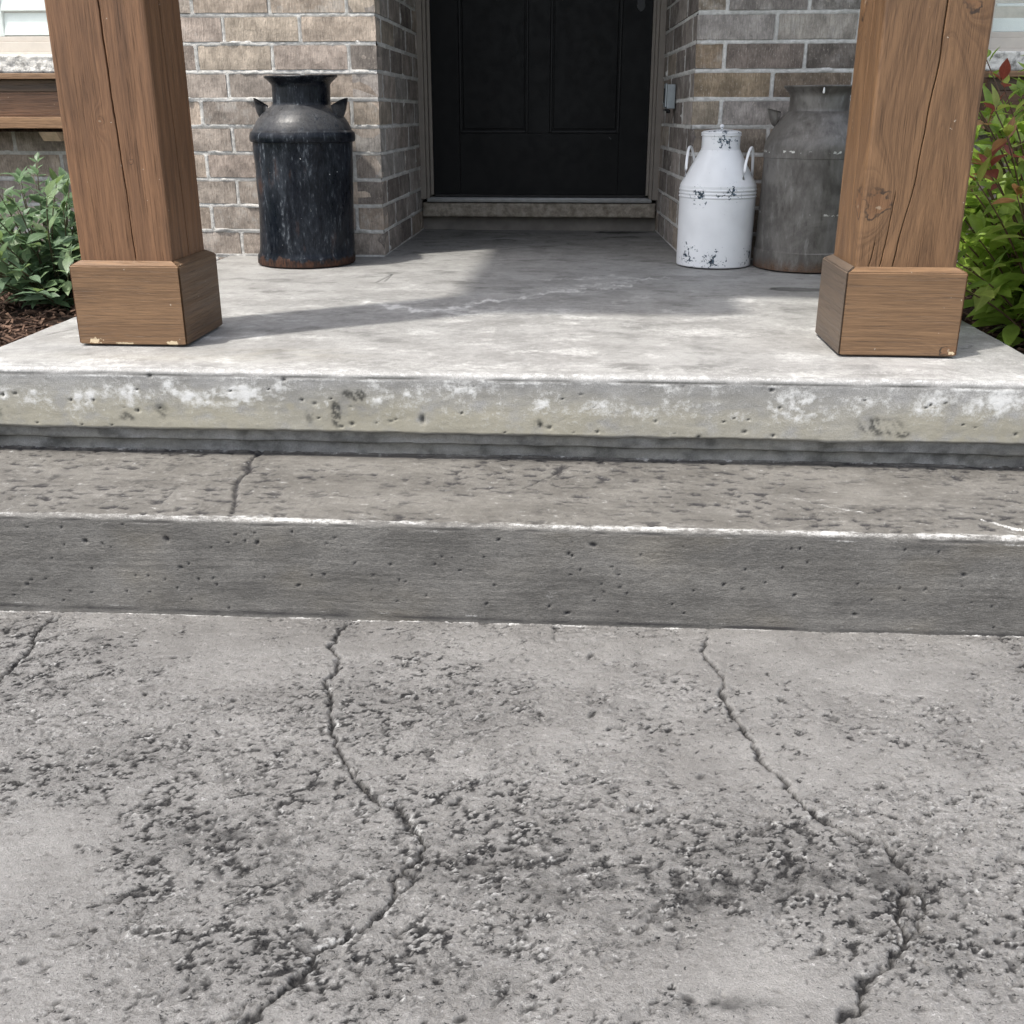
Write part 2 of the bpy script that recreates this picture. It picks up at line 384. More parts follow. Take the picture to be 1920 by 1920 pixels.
def build_step():
    xs = np.arange(-.535, 1.66, .003)
    r = .011
    corner = [(Y_STEP+r-r*math.sin(a), Z_STEP-r+r*math.cos(a)) for a in np.linspace(0, math.pi/2, 9)]
    pr = profile([((-1.70, Z_STEP), (Y_STEP+r, Z_STEP), .004)])+corner[1:]+profile([((Y_STEP, Z_STEP-r), (Y_STEP, Z_LAND-.03), .0025)])[1:]
    A = np.array(pr); S = np.r_[0, np.cumsum(np.hypot(*np.diff(A, axis=0).T))]
    X, SS = np.meshgrid(xs, S); Yp = np.broadcast_to(A[:, :1], X.shape); Zp = np.broadcast_to(A[:, 1:], X.shape)
    s_edge = -1.70-(Y_STEP+r); e = SS-s_edge                      # e<0 tread, 0..17mm nosing, >17mm riser
    tread = 1-sm(-.004, .004, e); riser = sm(.014, .022, e)
    wx = X+.02*fbm(X*5, Yp*5, 3, 3)
    n1 = fbm(wx*24, Yp*48, 4, 201, .62); n2 = fbm(wx*55, Yp*90, 3, 202)
    rough = sm(-.45, .35, fbm(X*3+.6, Yp*7, 4, 203)+.12)
    D = tread*(.0022*fbm(X*3, Yp*6, 3, 204)+rough*(-.0030*np.abs(n1)*1.5+.0014*n2-.0016*sm(.1, .25, n1)))
    dk = tread*(.95*sm(.06, .36, n1)*rough+.16*rough+.45*sm(.05, .5, fbm(X*3+8, Yp*9, 3, 205))*sm(-.1, .4, n2))
    wt = tread*(.30*sm(.2, .5, n2)+.2*sm(.1, .4, -n1))
    # broken white arris
    nz = .6*fbm(X*30, e*110, 4, 211, .65)+.5*fbm(X*9, e*70, 3, 215); nz2 = fbm(X*5, X*0, 4, 212)
    band = np.exp(-((e-.004+.003*nz2)/(.0085+.0035*nz2))**2)
    D = D+band*.0016*nz-.0016*np.exp(-((e-.016-.003*nz2)/.0022)**2)*sm(-.3, .3, fbm(X*9+4, e*0, 3, 213))
    wt = wt+band*(.52+1.0*nz)*(.55+.45*sm(-.25, .2, fbm(X*2.5+1, X*0, 4, 216)))+.5*np.exp(-((e-.020-.003*nz2)/.002)**2)*sm(-.1, .4, fbm(X*14, e*0, 2, 214))
    dk = dk+.85*np.exp(-((e-.016-.003*nz2)/.0020)**2)*sm(-.2, .3, fbm(X*9+4, e*0, 3, 213))+.6*band*sm(.15, .5, -nz)
    # riser: board marks, bug holes
    grain = fbm(X*2.0+.0*Zp, Zp*130+1.3*fbm(X*1.5, Zp*9, 2, 221), 4, 222, .6)
    arch = fbm(X*1.2, Zp*6, 2, 225)
    D = D+riser*(.0007*grain+.0012*fbm(X*4, Zp*10, 3, 223)+.00025*pn(X*200, Zp*200, 224))
    dk = dk+riser*(.08+.22*fbm(X*3, Zp*12, 4, 226)+.20*sm(.05, .45, grain)*sm(-.3, .2, arch)+.12*sm(.1, .5, fbm(X*30, Zp*30, 3, 227)))
    wt = wt+riser*(.26*sm(.25, .6, fbm(X*2.6, Zp*11, 4, 228))+.10*sm(.2, .6, -grain)*sm(-.1, .3, arch))
    wt = wt-riser*.12
    for c, rr, a in [((1030, 1110), (.02, .05), .30), ((1310, 1110), (.07, .015), .22), ((1600, 1035), (.05, .02), .25), ((1900, 1080), (.1, .06), .25), ((1800, 1150), (.12, .03), .2), ((860, 1140), (.05, .02), .2), ((560, 1080), (.1, .02), .12)]:
        q = back(c, 1, Y_STEP); wt = wt+riser*a*gauss2(X, Zp, (q[0], q[2]), rr)
    L6 = [(100,778),(240,843),(320,830,2),(625,822,2.2),(965,835,1.6),(955,798),(195,893),(345,933),(510,958),(555,960),(678,928,1.4),(707,915),(118,975),(103,992,1.4),(170,972),(620,973),(745,973),(813,993),(385,840),(1170,957),(1215,955,1.3),(1225,838),(1255,818),(1400,957),(1465,918,1.2),(1520,982),(1630,918),(1495,975),(1655,888),(1725,940),(1815,890),(1870,825,1.3),(1600,1035),(1490,1055),(1855,995,1.2),(1825,1065,1.3),(562,1020),(343,1022),(475,1018),(718,1048),(665,1005),(860,1080),(238,1052),(265,1017),(52,1033),(800,968),(883,805),(920,828),(855,835),(790,853),(1095,795),(1120,995,1.3),(1330,912),(990,965),(230,778),(460,768)]
    L7 = [(305,845,2.2),(213,877,1.3),(225,885,1.3),(485,882),(255,937),(375,927),(400,957),(335,990),(345,1020),(220,955),(405,1003),(432,1025),(308,1055),(795,993,1.4),(680,1015),(1060,1033,1.4),(600,1067),(395,1095),(645,1100),(1295,990),(1455,1008),(1695,957,1.6),(1475,862),(1600,870),(1285,1105,1.4),(1110,910),(875,937),(1805,1155),(1470,1053),(1015,930),(865,1010),(950,985),(1550,1010),(208,1100,1.6),(140,1075,1.2),(1050,860),(1080,858),(1350,1050),(1690,1000),(1800,1075)]
    holes = [(q[0]/2, 600+q[1]/2, q[2] if len(q) > 2 else 1) for q in L6]+[(960+q[0]/2, 600+q[1]/2, q[2] if len(q) > 2 else 1) for q in L7]
    rng = np.random.RandomState(4)
    for _ in range(45): holes.append((rng.uniform(0, 1920), rng.uniform(1000, 1165), rng.uniform(.3, .45)))
    for hx, hy, sc in holes:
        q = back((hx, hy), 1, Y_STEP); rad = .0019*sc
        j0, j1 = np.searchsorted(xs, [q[0]-.02, q[0]+.02]); s = (slice(None), slice(j0, j1))
        an = rng.uniform(0, 3); el = rng.uniform(1, 1.6)
        dx = X[s]-q[0]; dz = Zp[s]-q[2]; a = dx*math.cos(an)+dz*math.sin(an); b_ = -dx*math.sin(an)+dz*math.cos(an)
        d2 = (a/el)**2+(b_*el**.4)**2
        g = np.exp(-(d2/rad**2)**1.5)*riser[s]
        D[s] -= .0035*min(sc, 1.5)*g; dk[s] += .95*g; wt[s] -= .8*g
        rim = np.exp(-((np.sqrt(d2)-rad*1.5)/(rad*.35))**2)*riser[s]
        wt[s] += (.22 if rng.rand() < .35 else .0)*rim*(dz < 0)
    # foot of the riser: dark joint with a white lip
    f = Zp-(Z_LAND+.006)
    dk = dk+riser*.7*np.exp(-(f/.0035)**2)*sm(-.5, .2, fbm(X*10, Zp*0, 3, 231)); wt = wt+riser*.55*np.exp(-((f-.007)/.0018)**2)*sm(-.2, .3, fbm(X*12, Zp*0, 3, 232))
    # tread cracks, and the mortar bead against the porch
    TL = lambda x, y: back((x, y), 2, Z_STEP)[:2]
    cx = X+.005*fbm(X*50, Yp*50, 3, 241); cy = Yp+.005*fbm(X*50+4, Yp*50, 3, 242)
    for pts, w, a in [([(492, 845), (467, 865), (470, 880), (445, 900), (442, 920), (440, 945), (435, 962)], .0042, 1.), ([(1058, 872), (1042, 887), (980, 915)], .0028, .6), ([(1042, 887), (1050, 880), (1046, 893)], .004, .6), ([(1870, 982), (1900, 990), (1935, 997)], .0035, .8), ([(445, 900), (480, 898), (500, 903)], .0018, .35)]:
        Dd, T, _ = polydist(cx, cy, [TL(*q) for q in pts]); wd = w*(.6+1.1*np.abs(pn(T*9, T*0+2, 243)))
        g = tread*np.exp(-(Dd/wd)**2); D = D-.006*a*g; dk = dk+a*g
    for pts, a in [([(1490, 935), (1560, 952), (1620, 962)], .5), ([(1840, 975), (1880, 985), (1930, 996)], .8)]:
        Dd, T, _ = polydist(cx, cy-.004, [TL(*q) for q in pts]); wt = wt+tread*a*np.exp(-(Dd/.003)**2)
    bead = np.exp(-((Yp-(-1.772+.003*fbm(X*4, X*0, 2, 251)))/.0045)**2)*tread
    D = D+.004*bead; wt = wt+.42*bead*sm(-.5, .3, fbm(X*6, X*0, 3, 252)); dk = dk+.45*np.exp(-((Yp+1.781)/.003)**2)*tread
    dk = dk+.25*tread*sm(-1.83, -1.77, Yp)
    P = loft('step', xs, pr, D, {'dk': np.clip(dk, 0, .93), 'wt': np.clip(wt, 0, 1), 'tn': np.clip(tread*.05+riser*.12*sm(0, .5, fbm(X*4+7, Zp*8, 3, 261)), 0, 1)}, M_STEP, -.5)
    return tag(P, 'grey concrete step with worn white edge and pitted riser', None, None, 'structure')

def build_porch():
    xs = np.arange(-.575, 1.681, .004)
    r = .016; yf = Y_PORCH-.004
    corner = [(yf+r-r*math.sin(a), -r+r*math.cos(a)) for a in np.linspace(0, math.pi/2, 8)]
    zb = -.124
    pr = profile([((1.03, 0), (0, 0), .014), ((0, 0), (-1.70, 0), .008), ((-1.70, 0), (yf+r, 0), .003)])+corner[1:]
    pr += profile([((yf, -r), (yf, zb), .0026)])[1:]+profile([((yf, zb), (yf+.004, zb-.004), .003), ((yf+.004, zb-.004), (yf+.020, zb-.008), .004), ((yf+.020, zb-.008), (yf+.022, -.156), .003), ((yf+.022, -.156), (yf+.038, -.158), .004), ((yf+.038, -.158), (yf+.040, -.24), .004)])[1:]
    A = np.array(pr); S = np.r_[0, np.cumsum(np.hypot(*np.diff(A, axis=0).T))]
    X, SS = np.meshgrid(xs, S); Yp = np.broadcast_to(A[:, :1], X.shape); Zp = np.broadcast_to(A[:, 1:], X.shape)
    s_edge = 1.03-(yf+r); e = SS-s_edge
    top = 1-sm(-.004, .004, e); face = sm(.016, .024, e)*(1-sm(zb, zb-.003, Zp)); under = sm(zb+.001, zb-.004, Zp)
    st = fbm(X*6.5, Yp*9, 5, 301, .62); st2 = fbm(X*22, Yp*30, 4, 302, .62); lowf = fbm(X*1.6, Yp*2.4, 3, 303)
    D = top*(.0028*lowf+.0009*st+.0005*st2)
    dk = top*(.34*sm(.05, .45, st)*(.5+.8*sm(-.3, .3, lowf))+.20*sm(.1, .5, st2))
    wt = top*(.34*sm(.05, .5, -st)+.22*sm(.1, .5, fbm(X*2.5+3, Yp*5, 4, 304))+.12*st2)
    # bloom along the front edge, darker floor into the alcove
    wt = wt+top*(.28*sm(-1.62, -1.80, Yp)*sm(-.55, .25, fbm(X*5, Yp*22, 4, 305)+.1)+.2*np.exp(-((Yp+1.2)/.5)**2))
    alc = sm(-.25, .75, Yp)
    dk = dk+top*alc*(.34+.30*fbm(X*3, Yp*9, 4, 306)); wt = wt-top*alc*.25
    FL = lambda x, y: back((x, y), 2, 0)[:2]
    # tide marks left by standing water
    tide = [(690, 566), (740, 577), (790, 583), (830, 583), (862, 577), (900, 566), (960, 562), (1000, 554), (1050, 547), (1100, 545), (1150, 541), (1200, 533)]
    tx = X+.03*fbm(X*18, Yp*10, 4, 311); ty = Yp+.09*fbm(X*34, Yp*9, 4, 312, .6)
    Dd, T, Sg = polydist(tx, ty, [FL(*q) for q in tide])
    wt = wt+top*(.80*np.exp(-(Dd/.020)**2)*(1-.45*T)*sm(-.35, .3, fbm(X*16, Yp*14, 3, 315))+.35*np.exp(-Dd/.07)*(Sg > 0)*sm(-.2, .4, fbm(X*10, Yp*20, 3, 313)))
    dk = dk+top*.20*np.exp(-Dd/.09)*(Sg < 0)*(T > .25)*sm(-.3, .3, fbm(X*5, Yp*16, 3, 314))
    for pts in ([(1010, 525), (1100, 521), (1160, 517), (1210, 523)], [(1100, 536), (1250, 520)]):
        Dd, T, _ = polydist(tx, ty, [FL(*q) for q in pts]); wt = wt+top*.4*np.exp(-(Dd/.022)**2)
    for c, rr, a in [((1500, 543), (.09, .035), .62), ((1165, 436), (.12, .04), .45), ((1300, 520), (.15, .04), .18), ((760, 555), (.2, .05), .0)]:
        g = gauss2(X+.02*fbm(X*20, Yp*20, 2, 321), Yp+.03*fbm(X*12, Yp*12, 3, 322), FL(*c), rr); dk = dk+top*a*sm(.30, .42, g)
    tn = top*(.35*gauss2(X, Yp, FL(520, 662), (.16, .05))*sm(-.3, .4, fbm(X*9, Yp*20, 3, 331))+.25*gauss2(X, Yp, FL(300, 670), (.3, .04)))
    # little cracks by the posts
    for pts in ([(85, 628), (112, 622), (135, 618)], [(1803, 653), (1815, 651), (1822, 647)], [(705, 530), (735, 515), (722, 528)]):
        Dd, T, _ = polydist(X, Yp, [FL(*q) for q in pts]); g = top*np.exp(-(Dd/.004)**2); dk = dk+.6*g; D = D-.002*g
    # rounded arris with a broken dark line
    w1 = fbm(X*6, X*0, 3, 341); nz = fbm(X*40, e*140, 3, 342, .6)
    ar = np.exp(-((e-.010-.004*w1)/.012)**2)
    D = D+ar*.0012*nz
    wt = wt+ar*(.22+.9*nz)*sm(-.6, .1, fbm(X*3, X*0, 2, 343)+.2)
    ln = np.exp(-((e-.021-.005*w1)/.0026)**2)*sm(-.35, .15, fbm(X*5+8, X*0, 3, 344)); dk = dk+.8*ln; D = D-.0016*ln; wt = wt-ln*.6
    ln2 = np.exp(-((e-.027-.005*w1)/.002)**2)*sm(-.2, .3, fbm(X*9+1, X*0, 3, 345)); wt = wt+.5*ln2
    # face: bloom, tan weathering, mould
    fz = (Zp-zb)/(0-zb)                                            # 0 bottom .. 1 top
    n = fbm(X*3.2, Zp*14, 5, 351, .6); n2 = fbm(X*16, Zp*22, 5, 352, .6); n3 = fbm(X*60, Zp*60, 3, 353)
    D = D+face*(.0013*n+.0006*n2+.00025*n3)
    wt = wt+face*(np.exp(-((fz-.58-.3*n)/.30)**2)*(.24+.85*n2+.7*n+.5*n3+.35*fbm(X*26, Zp*5, 3, 383))+.06)
    for c, rr, a in [((470, 735), (.10, .025), .40), ((330, 745), (.05, .02), .2), ((1500, 765), (.05, .05), .45), ((1250, 725), (.14, .012), .35), ((880, 730), (.15, .014), .25), ((1050, 800), (.2, .02), .10), ((150, 770), (.10, .03), .2), ((1880, 740), (.06, .02), .3), ((1560, 750), (.05, .015), .35)]:
        q = back(c, 1, yf); wt = wt+face*a*gauss2(X, Zp, (q[0], q[2]), rr)*sm(-.45, .35, n2+.4*n3)
    dk = dk+face*(.05+.16*sm(-.2, .5, -n)+.18*sm(.15, .5, n2)*sm(-.2, .5, n)+.10*sm(.85, 1.05, fz))
    tn = tn+face*(.95*sm(-.75, .15, fbm(X*1.4+2, X*0, 3, 361)+.1)*sm(.95, .25, fz)*sm(-.5, .3, n2+.2))
    for c, rr, a in [((630, 775), (.012, .032), .9), ((672, 742), (.018, .016), .9), ((650, 740), (.012, .012), .6), ((300, 770), (.02, .02), .5), ((240, 780), (.02, .012), .6), ((1010, 795), (.012, .014), .5), ((1650, 800), (.05, .022), .75), ((1690, 815), (.02, .008), .9), ((10, 775), (.02, .02), .45), ((580, 780), (.01, .02), .4)]:
        q = back(c, 1, yf); g = gauss2(X+.4*0, Zp, (q[0], q[2]), rr)
        di = fbm((X+.7*Zp)*60, (Zp-.7*X)*16 if c[0] > 1600 else Zp*34, 4, 371, .65)
        dk = dk+face*a*sm(.25, .75, g)*sm(-.18, .18, di)+face*.25*a*g*sm(-.1, .4, di); wt = wt-face*.8*g*a
    rng = np.random.RandomState(9)
    holes = [(792, 787, 2.6, 1.9), (280, 705, 1.5, 1), (5, 740, 1.3, 1), (28, 738, 1.2, 1), (132, 750, 1, 1), (175, 750, 1, 1), (258, 770, 1.4, 1), (565, 750, 1, 1.2), (590, 757, 1.1, 1.3), (660, 795, 1.4, 1), (640, 800, 1, 1), (532, 712, 1.4, .8), (1447, 732, 1.4, 1), (1462, 765, .9, 1), (1310, 820, 1.4, 1), (1396, 810, 1.2, 1), (1450, 817, 1.1, 1), (1012, 798, 1, 3), (1030, 802, 1.3, 1.4), (1090, 740, .8, 1), (1280, 725, .8, 1), (1745, 760, .9, 1), (733, 790, .9, 1), (705, 793, .7, 2), (865, 775, .8, 1.2), (1120, 810, 1, 1), (1230, 790, .8, 1), (1905, 815, 1, 1)]
    for _ in range(70): holes.append((rng.uniform(0, 1920), rng.uniform(720, 815), rng.uniform(.25, .5), rng.uniform(.8, 1.6)))
    for hx, hy, sc, el in holes:
        q = back((hx, hy), 1, yf); rad = .0026*sc
        j0, j1 = np.searchsorted(xs, [q[0]-.02, q[0]+.02]); s = (slice(None), slice(j0, j1))
        d2 = ((X[s]-q[0])*max(1, el**.5))**2+((Zp[s]-q[2])/el**.5)**2
        g = np.exp(-(d2/rad**2)**1.5)*face[s]; D[s] -= .005*g; dk[s] += .9*g; wt[s] -= .9*g
    q = back((545, 762), 1, yf); tn = tn+face*1.2*gauss2(X, Zp, (q[0], q[2]), (.006, .006)); wt = wt-face*gauss2(X, Zp, (q[0], q[2]), (.006, .006))
    dk = dk+under*(.30+.45*sm(-.2, .4, n2))+under*.6*np.exp(-((Zp+.157)/.0025)**2); wt = wt*(1-under*.85)+under*.10*sm(.2, .5, n2); D = D+under*(.0045*n2+.007*fbm(X*4, Zp*18, 5, 381, .6)); tn = tn+under*.35*sm(-.3, .3, n)  # lip recess painted darker, with a tan tint against the blue skylight
    Pm = loft('porch_floor', xs, pr, D, {'dk': np.clip(dk, 0, .93), 'wt': np.clip(wt, 0, 1), 'tn': np.clip(tn, 0, 1)}, M_PORCH, -.5)
    return tag(Pm, 'pale concrete porch slab with lime bloom on its rounded front edge', None, None, 'structure')

build_landing(); build_step(); build_porch()

# ---- ground, garden beds
def mat_soil():
    b = NB('dark_mulch_soil'); p = b.pos(); n = b.noise(p, 60, 6, .7); n2 = b.noise(p, 9, 4)
    base = b.mix(b.ss(n, .35, .7), (.018, .011, .008), (.075, .045, .032)); base = b.mul(base, b.ss(n2, .3, .7, .7, 1.2))
    return b.bsdf(base, .95, b.bump(n, .01, 1), .2)
def mat_lawn():
    b = NB('lawn'); p = b.pos(); n = b.noise(p, 90, 5, .7); n2 = b.noise(p, .8, 4)
    base = b.mix(b.ss(n, .3, .7), (.03, .06, .012), (.075, .12, .03)); base = b.mul(base, b.ss(n2, .3, .7, .75, 1.2))
    return b.bsdf(base, .9, b.bump(n, .02, 1), .2)
M_SOIL = mat_soil(); M_LAWN = mat_lawn()
tag(link('ground', mesh_from('ground', [(-150, -150, -.43), (150, -150, -.43), (150, 150, -.43), (-150, 150, -.43)], [(0, 1, 2, 3)]), M_LAWN), 'lawn reaching away from the house', None, None, 'structure')
def bed(name, x0, x1, label, seed):
    xs = np.linspace(x0, x1, 110); ys = np.linspace(-2.35, .05, 130); X, Y = np.meshgrid(xs, ys)
    Z = -.085+.022*fbm(X*5, Y*5, 4, seed)+.010*fbm(X*40, Y*40, 3, seed+1)
    Z = Z-.10*sm(-1.62, -1.95, Y)-.25*sm(-1.95, -2.3, Y)
    return tag(link(name, grid_mesh(name, np.stack([X, Y, Z], -1)), M_SOIL), label, None, None, 'structure'), lambda x, y: -.085+.022*float(fbm(x*5, y*5, 4, seed))-.10*float(sm(-1.62, -1.95, y))-.25*float(sm(-1.95, -2.3, y))
bedL, zL = bed('garden_bed', -3.0, -.57, 'dark mulched garden bed beside the porch under the grey-green shrub', 401)
bedR, zR = bed('garden_bed', 1.675, 4.0, 'dark mulched garden bed beside the porch under the red-tipped shrub', 421)
def mulch(name, x0, x1, n, zf, label, seed):
    rnd = random.Random(seed); v = []; f = []
    for _ in range(n):
        x = rnd.uniform(x0, x1); y = rnd.uniform(-1.95, -.1); z = zf(x, y)+rnd.uniform(.004, .022)
        L = rnd.uniform(.012, .055); w = rnd.uniform(.002, .006); t = rnd.uniform(.001, .003)
        R = Matrix.Rotation(rnd.uniform(0, 6.3), 3, 'Z') @ Matrix.Rotation(rnd.uniform(-.5, .5), 3, 'Y') @ Matrix.Rotation(rnd.uniform(-.8, .8), 3, 'X')
        k = len(v)
        for sx in (-1, 1):
            for sy, sz in ((-1, -1), (1, -1), (1, 1), (-1, 1)):
                s = 1 if sx < 0 else rnd.uniform(.2, .9)
                q = R @ Vector((sx*L/2, sy*w*s, sz*t)); v.append((x+q.x, y+q.y, z+q.z))
        f += [(k, k+1, k+5, k+4), (k+1, k+2, k+6, k+5), (k+2, k+3, k+7, k+6), (k+3, k, k+4, k+7), (k, k+3, k+2, k+1), (k+4, k+5, k+6, k+7)]
    b = NB(name+'_bark'); p = b.pos(); n_ = b.noise(p, 35, 3)
    m = b.bsdf(b.mix(b.ss(n_, .35, .68), (.03, .017, .012), (.16, .10, .07)), .9, None, .2)
    return tag(link(name, mesh_from(name, v, f), m), label, 'mulch', None, 'stuff')
mulch('bark_mulch', -1.9, -.585, 3600, zL, 'shredded brown bark mulch around the grey-green shrub', 3)
mulch('bark_mulch', 1.69, 2.9, 2200, zR, 'shredded brown bark mulch around the red-tipped shrub', 4)

# ------------------------------------------------------------------ house: bricks and mortar
PITCH_B, COURSE, BL, BH, BD = .267, .089, .255, .077, .09
def mat_brick():
    b = NB('weathered_clay_brick'); p = b.pos(); c = b.oinfo('Color'); rnd = b.oinfo('Random')
    off = b.comb(rnd*37., rnd*11., rnd*53.)
    q = b.vadd(p, off)
    n = b.noise(q, 13, 6, .68); sp = b.noise(b.scale(q, (1, 1, .45)), 210, 4, .7); fl = b.noise(q, 34, 5, .65); wr = b.noise(b.scale(q, (1, 1, .12)), 260, 3, .6)
    base = b.mul(c, b.ss(n, .28, .72, .62, 1.32))
    base = b.mix(b.ss(fl, .42, .70, 0, .42), base, b.mul(c, .42))
    base = b.mix(b.ss(sp, .565, .70, 0, .60), base, b.mul(c, .34))
    base = b.mix(b.ss(sp, .44, .30, 0, .50), base, (.55, .49, .42))
    base = b.mix(b.ss(n*.45+fl*.4+rnd*.16, .545, .70, 0, .50), base, (.50, .475, .44))
    base = b.mul(base, b.ss(wr, .3, .7, .82, 1.14))
    return b.bsdf(base, .93, b.bump(sp*.6+wr*.5+fl*.7, .0030, .9), .15)
def mat_mortar():
    b = NB('pale_mortar'); p = b.pos(); n = b.noise(p, 70, 6, .7); n2 = b.noise(p, 8, 4)
    base = b.mix(b.ss(n, .3, .7), (.45, .437, .41), (.66, .645, .615)); base = b.mul(base, b.ss(n2, .3, .7, .82, 1.08))
    return b.bsdf(base, .95, b.bump(n, .003, 1), .15)
M_BRICK = mat_brick(); M_MORTAR = mat_mortar()

def brick_mesh(L, seed):
    """a brick, origin at its lower front-left corner, front face towards -y"""
    rnd = random.Random(seed); nx = max(2, round(L/.064)); ny, nz = 1, 2
    xs = [L*i/nx for i in range(nx+1)]; yl = [0, BD]; zs = [BH*i/nz for i in range(nz+1)]
    idx = {}; v = []; f = []
    def vert(i, j, k):
        if (i, j, k) not in idx:
            x, y, z = xs[i], yl[j], zs[k]
            nb = (i in (0, nx))+1+(k in (0, nz))
            j_ = .0011
            x += rnd.uniform(-j_, j_)+((.0009 if i == 0 else -.0009) if i in (0, nx) and nb > 1 else 0)
            z += rnd.uniform(-j_, j_)+((.0009 if k == 0 else -.0009) if k in (0, nz) else 0)
            y += (rnd.uniform(-.0008, .0010)+(.0009 if nb > 1 else 0)) if j == 0 else 0
            idx[(i, j, k)] = len(v); v.append((x, y, z))
        return idx[(i, j, k)]
    for i in range(nx):
        for k in range(nz):
            f.append((vert(i, 0, k), vert(i+1, 0, k), vert(i+1, 0, k+1), vert(i, 0, k+1)))
            f.append((vert(i, 1, k), vert(i, 1, k+1), vert(i+1, 1, k+1), vert(i+1, 1, k)))
        f.append((vert(i, 0, 0), vert(i, 1, 0), vert(i+1, 1, 0), vert(i+1, 0, 0)))
        f.append((vert(i, 0, nz), vert(i+1, 0, nz), vert(i+1, 1, nz), vert(i, 1, nz)))
    for k in range(nz):
        f.append((vert(0, 0, k), vert(0, 0, k+1), vert(0, 1, k+1), vert(0, 1, k)))
        f.append((vert(nx, 0, k), vert(nx, 1, k), vert(nx, 1, k+1), vert(nx, 0, k+1)))
    me = mesh_from('brick', v, f); me.materials.append(M_BRICK); return me
BRICKS = [brick_mesh(BL, 100+i) for i in range(10)]
CUT = {}
def brick_of(L, rnd):
    if abs(L-BL) < .004: return rnd.choice(BRICKS)
    k = round(L, 3)
    if k not in CUT: CUT[k] = [brick_mesh(k, 500+len(CUT)*3+i) for i in range(3)]
    return rnd.choice(CUT[k])
house = empty('house', (.54, 0, 0), 'grey-brown brick house front with pale mortar around a recessed black door', 'house')
HI = Matrix.Translation(-Vector((.54, 0, 0)))
PAL_L = [(0.318, 0.263, 0.216), (0.299, 0.246, 0.200), (0.277, 0.236, 0.203), (0.253, 0.216, 0.187), (0.338, 0.285, 0.232), (0.238, 0.205, 0.178), (0.290, 0.241, 0.208), (0.262, 0.225, 0.193)]
PAL_R = [(0.239, 0.190, 0.145), (0.293, 0.265, 0.232), (0.145, 0.116, 0.099), (0.324, 0.300, 0.271), (0.212, 0.175, 0.143), (0.257, 0.200, 0.138), (0.194, 0.166, 0.145), (0.290, 0.241, 0.200)]
PAL_S = [(0.233, 0.201, 0.176), (0.195, 0.170, 0.150), (0.264, 0.235, 0.211), (0.166, 0.145, 0.129), (0.216, 0.200, 0.184), (0.242, 0.205, 0.168), (0.127, 0.110, 0.098)]
TOPZ = 1.0
